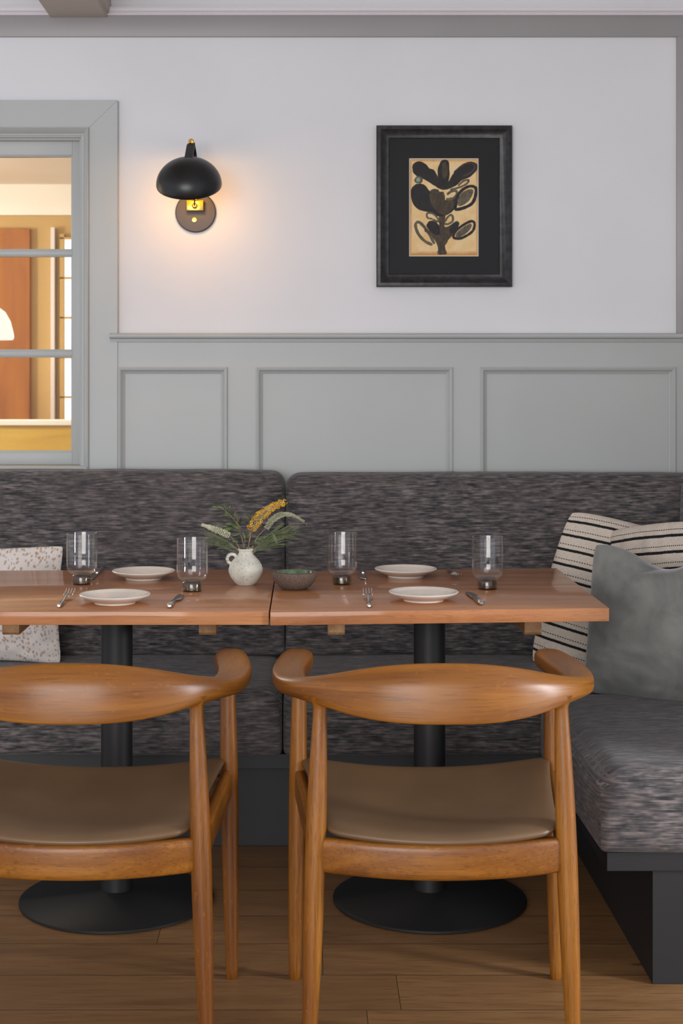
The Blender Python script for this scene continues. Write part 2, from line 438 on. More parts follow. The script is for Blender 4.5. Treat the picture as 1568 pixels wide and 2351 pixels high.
def interp(xs, ys, x):
    """smooth monotone-ish (cubic hermite) interpolation"""
    if x <= xs[0]: return ys[0]
    if x >= xs[-1]: return ys[-1]
    for i in range(len(xs)-1):
        if x <= xs[i+1]:
            h = xs[i+1]-xs[i]; t = (x-xs[i])/h
            def m(k):
                if k == 0: return (ys[1]-ys[0])/(xs[1]-xs[0])
                if k == len(xs)-1: return (ys[-1]-ys[-2])/(xs[-1]-xs[-2])
                return (ys[k+1]-ys[k-1])/(xs[k+1]-xs[k-1])
            return ((2*t**3-3*t*t+1)*ys[i]+(t**3-2*t*t+t)*h*m(i)+(-2*t**3+3*t*t)*ys[i+1]+(t**3-t*t)*h*m(i+1))
def cushion(bm, x0, x1, y0, y1, z0, z1, r=.04, crown=(0, 0, 0), n=(40, 16, 12), wr=.0, seed=0, rmap=None):
    """rounded upholstered block; crown = how far the x, y, z faces swell"""
    c = Vector(((x0+x1)/2, (y0+y1)/2, (z0+z1)/2)); h = Vector(((x1-x0)/2, (y1-y0)/2, (z1-z0)/2))
    def par(n_):
        return [math.copysign(1-(1-abs(2*i/n_-1))**1.5, 2*i/n_-1) for i in range(n_+1)]
    grid = {}
    P = [par(k) for k in n]
    def vert(i, j, k):
        if (i, j, k) in grid: return grid[(i, j, k)]
        s = Vector((P[0][i], P[1][j], P[2][k]))
        p = Vector((s.x*h.x, s.y*h.y, s.z*h.z))
        rr = r if rmap is None else rmap(s)
        q = Vector([max(-(h[a]-rr), min(h[a]-rr, p[a])) for a in range(3)])
        dlt = p-q
        if dlt.length > 1e-9: p = q+dlt.normalized()*rr
        for a in range(3):
            b, e = [x for x in range(3) if x != a]
            if crown[a]: p[a] += s[a]*crown[a]*(1-s[b]**4)*(1-s[e]**4)*abs(s[a])**3
        w_ = p+c
        if wr: 
            nv = mnoise.noise_vector((w_+Vector((seed, 0, 0)))*Vector((5, 9, 9)).x*.8)
            w_ = w_+Vector((0, nv.y*wr, nv.z*wr))
        grid[(i, j, k)] = bm.verts.new(w_); return grid[(i, j, k)]
    nx, ny, nz = n
    for i in range(nx):
        for j in range(ny):
            for k in (0, nz): bm.faces.new([vert(i, j, k), vert(i+1, j, k), vert(i+1, j+1, k), vert(i, j+1, k)])
    for i in range(nx):
        for k in range(nz):
            for j in (0, ny): bm.faces.new([vert(i, j, k), vert(i+1, j, k), vert(i+1, j, k+1), vert(i, j, k+1)])
    for j in range(ny):
        for k in range(nz):
            for i in (0, nx): bm.faces.new([vert(i, j, k), vert(i, j+1, k), vert(i, j+1, k+1), vert(i, j, k+1)])

def onwall(px, py, d=4.75):
    """metres (x, z) of a measured spot at distance d"""
    return (px-VX)*d/F, EYE-(py-VY)*d/F

# ------------------------------------------------------------------ the room
DW = 4.75; XR = 1.285
b = bmesh.new(); box(b, -2.6, XR+.1, -1.6, 4.95, -.05, 0); struct('floor', b, M['floor'], smooth=False)
wx1 = onwall(168, 0)[0]; wz1 = onwall(0, 335)[1]; wz0 = onwall(0, 1072)[1]     # window opening
ox1 = onwall(204, 0, DW-.02)[0]+.002; oz1 = onwall(0, 293, DW-.02)[1]+.002; oz0 = wz0-.02; ox0 = -1.72
b = bmesh.new()
box(b, -2.6, ox0, DW, 4.93, 0, 2.62); box(b, ox1, XR+.1, DW, 4.93, 0, 2.62)
box(b, ox0, ox1, DW, 4.93, 0, oz0); box(b, ox0, ox1, DW, 4.93, oz1, 2.62)
struct('wall_back', b, M['white_wall'], smooth=False)
b = bmesh.new(); box(b, XR, XR+.1, 3.05, DW, 0, 2.62); struct('wall_right', b, M['white_wall'], smooth=False)
b = bmesh.new(); box(b, -2.6, XR+.1, -1.6, 4.93, 2.62, 2.70); struct('ceiling', b, M['white_wall'], smooth=False)

# frieze board, crown moulding, upright board, chair rail, wainscot
zf0 = onwall(0, 86)[1]; zf1 = onwall(0, 35, DW-.012)[1]
b = bmesh.new(); box(b, -2.6, XR, DW-.012, DW-.0005, zf0, zf1, .0015); struct('trim_1', b, M['frieze_grey'], ang=30)
b = bmesh.new()
prof = [(0, 0), (-.020, 0), (-.022, .003), (-.018, .006), (-.021, .008), (-.028, .011), (-.030, .014), (-.030, .019), (-.026, .021), (-.026, .024), (0, .024)]
def sweep_x(bm, prof, x0, x1, y, z):
    A = [bm.verts.new((x0, y+p[0], z+p[1])) for p in prof]; B = [bm.verts.new((x1, y+p[0], z+p[1])) for p in prof]
    n = len(prof)
    for i in range(n): bm.faces.new((A[i], A[(i+1) % n], B[(i+1) % n], B[i]))
    bm.faces.new(A[::-1]); bm.faces.new(B)
sweep_x(b, prof, -2.6, XR, DW-.0005, zf1-.001); struct('trim_2', b, M['white_gloss'], ang=25, flat=False)
xt = onwall(1552, 0)[0]
zr1 = onwall(0, 765, DW-.03)[1]
b = bmesh.new(); box(b, xt, XR-.0005, DW-.012, DW-.0005, zr1, zf0, .0015); struct('trim_3', b, M['frieze_grey'], ang=30)
# chair rail: round nose over two small fillets
b = bmesh.new(); prof = [(0, 0), (-.012, 0), (-.012, -.002)]
nose = []
for i in range(9):
    a = PI/2 - PI*i/8
    nose.append((-.030-.0085*math.cos(a), -.0085+.0085*math.sin(a)))
prof = [(0, 0)]+nose+[(-.026, -.0185), (-.026, -.0215), (-.022, -.0225), (-.022, -.026), (-.018, -.0275), (0, -.0275)]
xc = onwall(252, 0, DW-.03)[0]
sweep_x(b, prof, xc, XR, DW-.0005, zr1); struct('trim_4', b, M['grey'], ang=30, flat=False)
# wainscot: a face board with three recessed panels, each ringed by a moulding
b = bmesh.new()
PY = DW-.016   # face
def wx(px): return onwall(px, 0, PY)[0]
def wz(py): return onwall(0, py, PY)[1]
pan = [(271, 522), (588, 1039), (1103, 1551)]
zt = zr1-.010; zp = wz(843); x0w = wx(270)
xs = [x0w]
box(b, x0w, XR-.0005, PY, DW-.0005, zp, zt)
edges = [x0w]+[wx(v) for p in pan for v in p]+[XR-.0005]
for i in range(0, len(edges), 2):
    if edges[i+1]-edges[i] > .001: box(b, edges[i], edges[i+1], PY, DW-.0005, .02, zp)
for p0, p1 in pan: box(b, wx(p0), wx(p1), DW-.006, DW-.0005, .02, zp)
mold = [(0, 0), (.0, -.007), (.002, -.009), (.004, -.009), (.0055, -.007), (.0075, -.007), (.010, -.0045), (.0145, .0015), (.016, .002), (.016, .0045), (.020, .0065), (.020, .0098)]  # (inward, y offset from face)
def ring(bm, x0, x1, z0, z1, prof, y):
    """moulding round three sides (open at the bottom), mitred"""
    rr = []
    for w_, dy in prof:
        rr.append([(x0+w_, y+dy, z0), (x0+w_, y+dy, z1-w_), (x1-w_, y+dy, z1-w_), (x1-w_, y+dy, z0)])
    V = [[bm.verts.new(p) for p in r] for r in rr]
    for A, B in zip(V, V[1:]):
        for i in range(3): bm.faces.new((A[i], A[i+1], B[i+1], B[i]))
for p0, p1 in pan: ring(b, wx(p0), wx(p1), .03, zp, mold, PY)
me = struct('trim_5', b, M['grey'], ang=30)
b = bmesh.new(); box(b, XR-.016, XR-.0005, 3.05, DW-.04, .0, zr1, .002); struct('trim_6', b, M['grey'], ang=30)

# ceiling beam meeting the back wall
b = bmesh.new()
bx0, bz = onwall(117, 37, DW-.03); bx1 = onwall(243, 37, DW-.03)[0]
bx0 = (-.790); bx1 = -.617
pr = [(bx0, bz), (bx1, bz), (bx1+.003, bz+.004), (bx1+.003, bz+.010), (bx1+.010, bz+.014), (bx1+.013, bz+.022), (bx1+.014, 2.62), (bx0, 2.62)]
A = [b.verts.new((x, .7, z)) for x, z in pr]; B = [b.verts.new((x, DW-.0005, z)) for x, z in pr]
for i in range(len(pr)): b.faces.new((A[i], A[(i+1) % len(pr)], B[(i+1) % len(pr)], B[i]))
b.faces.new(A); b.faces.new(B[::-1]); struct('trim_7', b, M['greige'], ang=25)

# ------------------------------------------------------------------ window into the next room
win = thing('window_1', '', ''); del win['label']; del win['category']; win['kind'] = 'structure'; win.location = (-.9, DW, oz0)
def wloc(o): o.matrix_parent_inverse = Matrix.Translation(-Vector(win.location)); return o
cx1 = onwall(270, 0, DW-.02)[0]; cz1 = onwall(0, 230, DW-.02)[1]; ix1 = onwall(204, 0, DW-.02)[0]; iz1 = onwall(0, 293, DW-.02)[1]
izb = .96; cx0 = -2.0
# casing (mitred boards)
b = bmesh.new()
def mitre_board(bm, outer, inner, zb, y0, y1):
    (oX0, oX1, oZ) = outer; (iX0, iX1, iZ) = inner
    for poly in ([(iX1, zb), (oX1, zb), (oX1, oZ), (iX1, iZ)], [(iX1, iZ), (oX1, oZ), (oX0, oZ), (iX0, iZ)], [(oX0, zb), (iX0, zb), (iX0, iZ), (oX0, oZ)]):
        A = [bm.verts.new((x, y0, z)) for x, z in poly]; B = [bm.verts.new((x, y1, z)) for x, z in poly]
        fs = [bm.faces.new(A), bm.faces.new(B[::-1])]
        for i in range(4): fs.append(bm.faces.new((A[i], A[(i+1) % 4], B[(i+1) % 4], B[i])))
        bmesh.ops.bevel(bm, geom=list(set(e for f in fs for e in f.edges)), offset=.0008, segments=1, affect='EDGES')
mitre_board(b, (cx0, cx1, cz1), (cx0+.095, ix1, iz1), .93, DW-.02, DW-.0005)
wloc(obj('casing', b, M['grey'], win, ang=30))
# stepped inner moulding
b = bmesh.new()
def step_ring(bm, X1, Z1, Z0, X0, prof, y):
    V = []
    for w_, dy in prof:
        V.append([bm.verts.new(p) for p in [(X0+w_, y+dy, Z0), (X0+w_, y+dy, Z1-w_), (X1-w_, y+dy, Z1-w_), (X1-w_, y+dy, Z0)]])
    for A, B in zip(V, V[1:]):
        for i in range(3): bm.faces.new((A[i], A[i+1], B[i+1], B[i]))
step_ring(b, ix1, iz1, .93, cx0+.095, [(0, .0), (0, -.006), (.003, -.008), (.006, -.005), (.010, -.002), (.014, .006), (.019, .010), (.022, .010), (.022, .016), (.027, .018), (.027, .030), (.034, .034), (.034, .062), (.036, .064)], DW-.02)
wloc(obj('inner_moulding', b, M['grey'], win, ang=30))
# sash
gy = DW+.052
gx1 = onwall(165, 0, gy)[0]; sz1 = iz1-.034; sx1 = ix1-.034
gz = [onwall(0, y, gy)[1] for y in (360, 573, 589, 803, 820, 1035)]
sb = onwall(0, 1066, gy)[1]
b = bmesh.new()
box(b, gx1+.003, sx1+.03, gy-.014, gy+.02, sb, sz1+.03, .001)
box(b, -1.66, gx1+.003, gy-.014, gy+.02, gz[0]+.003, sz1+.03, .001)
box(b, -1.66, gx1+.003, gy-.014, gy+.02, sb, gz[5]-.003, .001)
for za, zb_ in ((gz[1], gz[2]), (gz[3], gz[4])):
    box(b, -1.66, gx1+.003, gy-.014, gy+.02, zb_+.003, za-.003, .001)
for za, zb_ in ((gz[0], gz[1]), (gz[2], gz[3]), (gz[4], gz[5])):          # glazing beads
    box(b, -1.66, gx1+.002, gy-.009, gy+.015, za-.001, za+.004, .001)
    box(b, -1.66, gx1+.002, gy-.009, gy+.015, zb_-.004, zb_+.001, .001)
    box(b, gx1-.001, gx1+.004, gy-.009, gy+.015, zb_, za, .001)
    box(b, -1.64, -1.60, gy-.014, gy+.02, zb_, za, .001)
wloc(obj('sash', b, M['grey'], win, ang=30))
for za, zb_ in ((gz[0], gz[1]), (gz[2], gz[3]), (gz[4], gz[5])):
    b = bmesh.new(); box(b, -1.60, gx1-.0005, gy+.001, gy+.004, zb_+.0005, za-.0005)
    wloc(obj('glass_pane', b, M['window_glass'], win, smooth=False))
b = bmesh.new(); box(b, cx0+.1, ix1-.004, DW-.03, gy, .955, sb-.001, .004); wloc(obj('sill', b, M['grey'], win, ang=30))

# ---- the next room, seen through the glass
b = bmesh.new(); box(b, -4.4, .6, 8.5, 8.6, 0, 2.19); struct('wall_far', b, M['tan_wall'], smooth=False)
b = bmesh.new(); box(b, -4.4, .6, 8.46, 8.6, 2.19, 2.36); struct('trim_8', b, M['cream_ceiling'], smooth=False)
b = bmesh.new(); box(b, -4.4, .6, 4.96, 8.6, 2.36, 2.42); box(b, -4.4, .6, 6.9, 7.1, 2.325, 2.36); struct('ceiling_2', b, M['cream_ceiling'], smooth=False)
b = bmesh.new(); box(b, -4.4, .6, 4.96, 8.6, -.05, 0); struct('floor_2', b, M['floor'], smooth=False)
b = bmesh.new(); box(b, .6, .7, 4.94, 8.6, 0, 2.42); struct('wall_side', b, M['tan_wall'], smooth=False)
b = bmesh.new(); box(b, -4.5, -4.4, 4.94, 8.6, 0, 2.42); struct('wall_far_left', b, M['tan_wall'], smooth=False)
b = bmesh.new(); box(b, -2.45, -1.525, 8.45, 8.499, 0, 2.115, .004); dr = struct('door_1', b, M['door_wood'], smooth=False)
b = bmesh.new(); box(b, -1.408, -1.385, 8.44, 8.499, .2, 2.12, .003); struct('trim_9', b, M['white_gloss'], smooth=False)
w2 = thing('window_2', '', ''); del w2['label']; del w2['category']; w2['kind'] = 'structure'; w2.location = (-1.1, 8.49, .9)
def w2l(o): o.matrix_parent_inverse = Matrix.Translation(-Vector(w2.location)); return o
b = bmesh.new()
zt2 = 2.055
for k in range(6): box(b, -1.36, -.86, 8.455, 8.499, zt2-k*.2205, zt2-k*.2205+.012, .002)
for x in (-1.36, -1.105, -.87): box(b, x, x+.025, 8.455, 8.499, .94, zt2+.03, .002)
w2l(obj('glazing_bars', b, M['tan_wall'], w2, smooth=False))
for k in range(5):
    for x in (-1.335, -1.08):
        b = bmesh.new(); box(b, x, x+.23 if x < -1.2 else x+.21, 8.48, 8.49, zt2-(k+1)*.2205+.012, zt2-k*.2205)
        w2l(obj('lit_pane', b, M['daylit_pane'], w2, smooth=False))
hw = thing('low_partition', 'low yellow pine partition with a pale top ledge seen through the window', 'partition', (-1.6, 6.55, 0))
b = bmesh.new(); box(b, -1.9, 1.9, 0, .08, .02, 1.08, .003)
for z in (.36, .54, .72, .90): box(b, -1.9, 1.9, -.003, .0, z, z+.175, .001)
obj('pine_panel', b, M['pine'], hw, smooth=False)
b = bmesh.new(); box(b, -1.92, 1.92, -.02, .10, 1.08, 1.104, .004); obj('ledge', b, M['cream_ceiling'], hw, smooth=False)
pl = thing('pendant_lamp', 'white glowing dome pendant lamp in the room beyond the window', 'lamp', (-1.545, 7.4, 1.47))
b = bmesh.new(); lathe(b, [(.02, .17), (.05, .165), (.09, .135), (.115, .09), (.13, .03), (.132, .012), (.126, .0), (.12, .01), (.1, .1), (.0, .15)], 40)
obj('lamp_shade', b, M['lit_shade'], pl)
b = bmesh.new(); tube(b, [(0, 0, .16), (0, 0, .89)], .004, 8); obj('cord', b, M['black_iron'], pl)

# ------------------------------------------------------------------ banquette
b = bmesh.new()
box(b, -1.9, -.19, 4.18, DW-.001, 0.0, .241, .001); box(b, -1.9, -.192, 4.06, DW-.05, .2415, .281, .001)
tag(obj('banquette_base', b, M['black_board'], smooth=False), 'black painted banquette plinth under the back bench, left of the cushion seam', 'bench base', 'banquette bases')
b = bmesh.new()
box(b, -.184, XR-.001, 4.18, DW-.001, 0.0, .241, .001); box(b, -.188, XR-.001, 4.06, DW-.05, .2415, .281, .001)
tag(obj('banquette_base', b, M['black_board'], smooth=False), 'black painted banquette plinth under the back bench, right of the cushion seam', 'bench base', 'banquette bases')
b = bmesh.new()
box(b, .735, XR-.02, 3.223, 4.178, 0.0, .241, .0015); box(b, .637, XR-.02, 3.215, 4.058, .2415, .281, .0015)
tag(obj('banquette_base', b, M['black_board'], smooth=False), 'black painted plinth with overhanging board under the right side bench, end facing the viewer', 'bench base', 'banquette bases')

XS = -.0592  # seam between the two back cushions at the front
def seatc(x0, x1, lab, seed):
    b = bmesh.new(); cushion(b, x0, x1, 4.035, 4.725, .2825, .452, .042, (0, .012, .006), (60, 24, 20), .004, seed, lambda s: .014+.030*max(0, min(1, s.z*.8+.5)))
    return tag(obj('seat_cushion', b, M['fabric'], ang=60), lab, 'cushion', 'upholstered bench seats')
seatc(-1.9, XS-.0015, 'long grey woven seat cushion of the back bench, behind the left table', 1)
seatc(XS+.0015, XR-.04, 'long grey woven seat cushion of the back bench, behind the right table', 5)
b = bmesh.new()
cushion(b, .620, XR-.03, 3.20, 4.018, .2835, .456, .05, (.010, .012, .008), (40, 40, 24), .002, 9,
        rmap=lambda s: .016+.040*max(0, min(1, (s.z+.1)/.8))**1.5)
tag(obj('seat_cushion', b, M['fabric'], ang=60), 'grey woven seat cushion of the right side bench with its end facing the viewer', 'cushion', 'upholstered bench seats')

def backc(x0, x1, top, lab, seed):
    b = bmesh.new(); cushion(b, x0, x1, 4.55, DW-.018, .457, top, .042, (0, .012, .004), (60, 14, 36), .003, seed, lambda s: .010+.034*max(0, min(1, (s.z+.9)*2)))
    for v in b.verts:                                   # the back reclines: thicker at its foot
        t = (v.co.z-.45)/.55
        if v.co.y < 4.66: v.co.y += (t-.2)*.05
    return tag(obj('back_cushion', b, M['fabric'], ang=60), lab, 'cushion', 'upholstered bench backs')
backc(-1.9, XS-.0015, .999, 'tall grey woven back cushion against the wall, left of the seam behind the vase', 3)
backc(XS+.0015, XR-.020, .990, 'tall grey woven back cushion against the wall, right of the seam behind the vase', 8)
b = bmesh.new(); cushion(b, 1.098, XR-.018, 3.3, 4.535, .463, .985, .03, (.012, 0, .004), (10, 40, 28), .003, 12)
for v in b.verts:
    if v.co.x < 1.2: v.co.x += ((v.co.z-.4)/.6-.2)*.02
tag(obj('back_cushion', b, M['fabric'], ang=60), 'grey woven back cushion of the side bench at the right edge', 'cushion', 'upholstered bench backs')

# ------------------------------------------------------------------ pillows
def pillow(name, w_, h_, t_, mat, lab, cat, corner, xa, za, seed=0, chop=0, group=None, wrk=.009, power=.62, pinch=-.05):
    """corner = world point of its lower-left corner, xa = direction of its lower edge, za = direction of its left edge"""
    xa = Vector(xa).normalized(); za = Vector(za); za = (za-xa*za.dot(xa)).normalized(); na = xa.cross(za)
    b = bmesh.new(); uvl = b.loops.layers.uv.new('uv'); n = 56
    def pos(i, j, s):
        u = math.sin(PI/2*(2*i/n-1)); v = math.sin(PI/2*(2*j/n-1))
        px = u*(1-pinch*(1-v*v)); pz = v*(1-pinch*(1-u*u))
        cr = (abs(u)*abs(v))**8*.035; px -= math.copysign(cr, u); pz -= math.copysign(cr, v)
        if chop: pz -= chop*math.exp(-((u+.16)/.38)**2)*max(0, v)**3
        th = max(0, (1-u*u)*(1-v*v))**power
        a = mnoise.noise(Vector((u*2.2+seed, v*2.2, s*3.1)))
        ed = 1-th
        wk = mnoise.noise(Vector((u*7+seed, v*7, s)))*wrk*(.4+ed)*(1 if th > 0 else 0)
        radial = math.sin(9*math.atan2(v, u)+seed*2)*wrk*.8*ed*th
        y = -s*(t_/2*th*(1+.12*a)+wk*th**.5+radial)
        if chop:
            uc = -.17-.75*(1-v); q = u-uc; fv = math.exp(-((v-.88)/.30)**2)*(1-v**12)
            y += s*.022*math.exp(-(q/.05)**2)*fv
            y -= s*.020/(1+math.exp(-q/.025))*math.exp(-max(0, q)*1.6)*fv
        return Vector((px*w_/2, y, pz*h_/2)), (u, v)
    V = {}
    for s in (1, -1):
        for i in range(n+1):
            for j in range(n+1):
                if s == -1 and (i in (0, n) or j in (0, n)): V[(i, j, s)] = V[(i, j, 1)]; continue
                p, uv = pos(i, j, s); V[(i, j, s)] = (b.verts.new(p), uv)
    for s in (1, -1):
        for i in range(n):
            for j in range(n):
                q = [V[(i, j, s)], V[(i+1, j, s)], V[(i+1, j+1, s)], V[(i, j+1, s)]]
                f = b.faces.new([x[0] for x in q])
                for l, x in zip(f.loops, q): l[uvl].uv = (x[1][0]*w_/2+.5+seed*.1, x[1][1]*h_/2+.5)
    # seam piping
    o = obj(name, b, mat, ang=80)
    R = Matrix((xa, -na if False else Vector(na)*-1, za)).transposed().to_4x4()
    R = Matrix((xa, (-xa.cross(za))*-1*-1, za)).transposed().to_4x4() if False else Matrix.Identity(4)
    ya = za.cross(xa)
    R = Matrix(((xa.x, ya.x, za.x), (xa.y, ya.y, za.y), (xa.z, ya.z, za.z))).to_4x4()
    cpt = Vector(corner)+xa*w_/2*.99+za*h_/2*.99
    o.matrix_world = Matrix.Translation(cpt) @ R
    tag(o, lab, cat, group); return o
pillow('throw_pillow', .45, .46, .16, M['stripe'], 'cream pillow with black stripes leaning in the corner, nearest the right table end', 'pillow',
       (.655, 4.42, .458), (.95, -.10, -.26), (.27, .10, 1), 1.0, group='striped pillows')
pillow('throw_pillow', .42, .38, .12, M['stripe'], 'cream pillow with black stripes at the right edge, behind the grey velvet one', 'pillow',
       (.90, 4.40, .456), (.50, -.82, .16), (-.04, .06, 1), 4.0, group='striped pillows')
pillow('throw_pillow', .47, .395, .23, M['velvet'], 'plump grey-green velvet pillow with a dented top, in front of the striped ones', 'pillow',
       (.735, 4.02, .456), (.88, -.46, -.035), (.10, .10, 1), 2.0, chop=.26, wrk=.012, pinch=.01)
pillow('throw_pillow', .48, .345, .11, M['speckle'], 'cream pillow with ochre and grey flecks behind the left table', 'pillow',
       (-1.18, 4.43, .454), (1, -.02, .0), (-.03, .12, 1), 3.0, pinch=.07)

# ------------------------------------------------------------------ tables
ZT = .76
def make_table(name, pts, cxp, lab):
    cy = 3.745
    r = thing(name, lab, 'table', (cxp, cy, 0), 0, 'wooden pedestal tables')
    loc = lambda P: [(x-cxp, y-cy) for x, y in P]
    b = bmesh.new(); prism(b, loc(pts), ZT-.0306, ZT, .0016, 2)
    o = obj('tabletop', b, M['table_wood'], r, ang=40)
    for s in (-1, 1):
        b = bmesh.new(); x = s*.232
        pr_ = [(-.150, ZT-.0308), (-.150, ZT-.078), (-.144, ZT-.084), (.30, ZT-.084), (.30, ZT-.060), (.30, ZT-.0308)]
        A = [b.verts.new((x-.020, y, z)) for y, z in pr_]; B = [b.verts.new((x+.020, y, z)) for y, z in pr_]
        for i in range(6): b.faces.new((A[i], A[(i+1) % 6], B[(i+1) % 6], B[i]))
        b.faces.new(A); b.faces.new(B[::-1]); obj('brace', b, M['brace_wood'], r, smooth=False)
    b = bmesh.new(); lathe(b, [(0, .02), (.0385, .02), (.0385, ZT-.04), (0, ZT-.04)], 48); obj('pedestal', b, M['black_iron'], r, ang=30)
    b = bmesh.new(); box(b, -.14, .14, -.14, .14, ZT-.0385, ZT-.0310, .002); obj('mounting_plate', b, M['black_iron'], r, smooth=False)
    b = bmesh.new(); lathe(b, [(0, 0), (.232, 0), (.237, .003), (.237, .008), (.232, .011), (.06, .026), (.044, .030), (0, .030)], 96); obj('base_disc', b, M['black_iron'], r, ang=30)
    return r
k = .963
make_table('dining_table', [(-.0778, 3.403), (.691, 3.461), (.692, 4.192), (-.0765, 4.117)], .306, 'right wooden pedestal table set with two plates and a dark clay bowl')
make_table('dining_table', [(-.870, 3.409), (-.0805, 3.411), (-.0795, 4.165), (-.870, 4.136)], -.462, 'left wooden pedestal table set with two plates and the flower vase')

# ------------------------------------------------------------------ chairs
def make_chair(lab, cx):
    CY = 3.06
    r = thing('dining_chair', lab, 'chair', (cx, CY, 0), 0, 'round-backed oak armchairs')
    # bent top rail: blade at the back turning into flat arm paddles
    #        x      d      zc     hw(out)  hz     tilt(deg)
    S = [(0.000, 2.800, .7015, .0150, .0555, 16),
         (0.060, 2.803, .7010, .0150, .0545, 16),
         (0.115, 2.816, .6990, .0150, .0500, 17),
         (0.165, 2.840, .6960, .0155, .0420, 19),
         (0.205, 2.868, .6930, .0165, .0330, 21),
         (0.238, 2.903, .6885, .0195, .0260, 18),
         (0.263, 2.945, .6835, .0240, .0215, 8),
         (0.281, 3.000, .6790, .0290, .0195, 0),
         (0.2895, 3.070, .6760, .0325, .0190, 0),
         (0.290, 3.140, .6745, .0345, .0190, 0),
         (0.284, 3.210, .6740, .0365, .0190, 0),
         (0.277, 3.270, .6735, .0365, .0190, 0),
         (0.273, 3.312, .6735, .0325, .0185, 0),
         (0.272, 3.334, .6735, .0240, .0170, 0),
         (0.272, 3.345, .6735, .0120, .0110, 0)]
    full = [(-a, *q) for a, *q in S[:0:-1]]+[(a, *q) for a, *q in S]
    ks = [0]
    for i in range(1, len(full)): ks.append(ks[-1]+math.dist(full[i][:2], full[i-1][:2]))
    N = 150; L = ks[-1]; rings = []; us = []; NV = 36
    def at(s, c): return interp(ks, [q[c] for q in full], s)
    for i in range(N+1):
        f_ = i/N
        s = L*(.5-.5*math.cos(PI*f_))*.5+L*f_*.5
        p = Vector((at(s, 0), at(s, 1)-CY, at(s, 2)))
        e = .004; s0 = max(0, s-e); s1 = min(L, s+e)
        tg = Vector((at(s1, 0)-at(s0, 0), at(s1, 1)-at(s0, 1), 0)).normalized()
        out = Vector((tg.y, -tg.x, 0))            # points away from the sitter
        hw, hz, tl = at(s, 3), at(s, 4), math.radians(at(s, 5))
        A_ = out*math.cos(tl)+Vector((0, 0, 1))*math.sin(tl); Z_ = Vector((0, 0, 1))*math.cos(tl)-out*math.sin(tl)
        blade = min(1, max(0, (hz/hw-1.0)/1.6)); ring_ = []
        for k_ in range(NV):
            th = 2*PI*k_/NV; ca, sa = math.cos(th), math.sin(th)
            ex = lerp(2/2.35, 2/3.4, min(1, max(0, (hw/hz-1)/.6)))
            a = math.copysign(abs(ca)**ex, ca); c_ = math.copysign(abs(sa)**ex, sa)
            # blade: outer face bulges in a soft ridge above its middle, inner face is flat
            if blade > 0:
                bl_c = sa; ridge = max(0, 1-abs(sa-.28)/1.28)
                bl_a = (.15+.95*ridge**.75 if ca >= 0 else -.75*(1-sa*sa)**.5*.8)
                if abs(sa) > .985: bl_a *= .25
                a = lerp(a, bl_a*abs(ca)**.35 if ca >= 0 else bl_a, blade); c_ = lerp(c_, bl_c, blade)
            ring_.append(p+A_*a*hw*1.0+Z_*c_*hz)
        rings.append(ring_); us.append(s)
    b = bmesh.new(); uvl = b.loops.layers.uv.new('uv'); loft(b, rings, True, uvl, us)
    obj('top_rail', b, M['oak_uv'], r, ang=65)
    def leg(name, top, foot, prof, flare=None):
        b = bmesh.new(); top = Vector(top); foot = Vector(foot); rr = []
        if flare: rr += flare
        pts = []
        n = 28
        for i in range(n+1):
            t = i/n; z = lerp(top.z, 0, t); pts.append((top.lerp(foot, t), interp([q[0] for q in prof], [q[1] for q in prof], z)))
        rings = []
        if flare:
            for dz, rad in flare: rings.append([top+Vector((math.cos(2*PI*k/24)*rad, math.sin(2*PI*k/24)*rad, dz)) for k in range(24)])
        for p, rad in pts: rings.append([p+Vector((math.cos(2*PI*k/24)*rad, math.sin(2*PI*k/24)*rad, 0)) for k in range(24)])
        # eased foot
        rings[-1] = [pts[-1][0]+Vector((math.cos(2*PI*k/24)*(pts[-1][1]-.002), math.sin(2*PI*k/24)*(pts[-1][1]-.002), 0)) for k in range(24)]
        rings.insert(-1, [pts[-1][0]+Vector((math.cos(2*PI*k/24)*pts[-1][1], math.sin(2*PI*k/24)*pts[-1][1], .003)) for k in range(24)])
        loft(b, rings); return obj(name, b, M['oak_z'], r, ang=50)
    pr_r = [(0, .0130), (.06, .0145), (.2, .0182), (.36, .0200), (.46, .0192), (.56, .0165), (.63, .0138), (.66, .0130)]
    pr_f = [(0, .0125), (.1, .0150), (.25, .0175), (.42, .0190), (.52, .0178), (.62, .0158), (.66, .0150)]
    for s in (-1, 1):
        leg('leg', (s*.2290, 2.892-CY, .655), (s*.2500, 2.872-CY, 0), pr_r, [(.026, .021), (.014, .0165), (.006, .0138)])
        leg('leg', (s*.2690, 3.262-CY, .660), (s*.2790, 3.256-CY, 0), pr_f)
    # rails under the seat
    def rail(name, P, mat, hh, th, n=20):
        b = bmesh.new(); rings = []
        for i, (x, y, zc) in enumerate(P):
            t = Vector(P[min(i+1, len(P)-1)])-Vector(P[max(i-1, 0)]); t.z = 0; t.normalize(); o_ = Vector((t.y, -t.x, 0))
            ring_ = []
            for k_ in range(20):
                th_ = 2*PI*k_/20; ca, sa = math.cos(th_), math.sin(th_); ex = .42
                ring_.append(Vector((x, y, zc))+o_*math.copysign(abs(ca)**ex, ca)*th+Vector((0, 0, 1))*math.copysign(abs(sa)**ex, sa)*hh)
            rings.append(ring_)
        loft(b, rings); return obj(name, b, mat, r, ang=50)
    RP = []
    for i in range(25):
        u = -1+2*i/24; RP.append((u*.226, 2.885-.052*(1-u*u)-CY, .3815))
    rail('rear_rail', RP, M['oak_x'], .0325, .013)
    for s in (-1, 1):
        rail('side_rail', [(s*lerp(.236, .268, i/8), lerp(2.90, 3.25, i/8)-CY, lerp(.384, .417, i/8)) for i in range(9)], M['oak_y'], .031, .012)
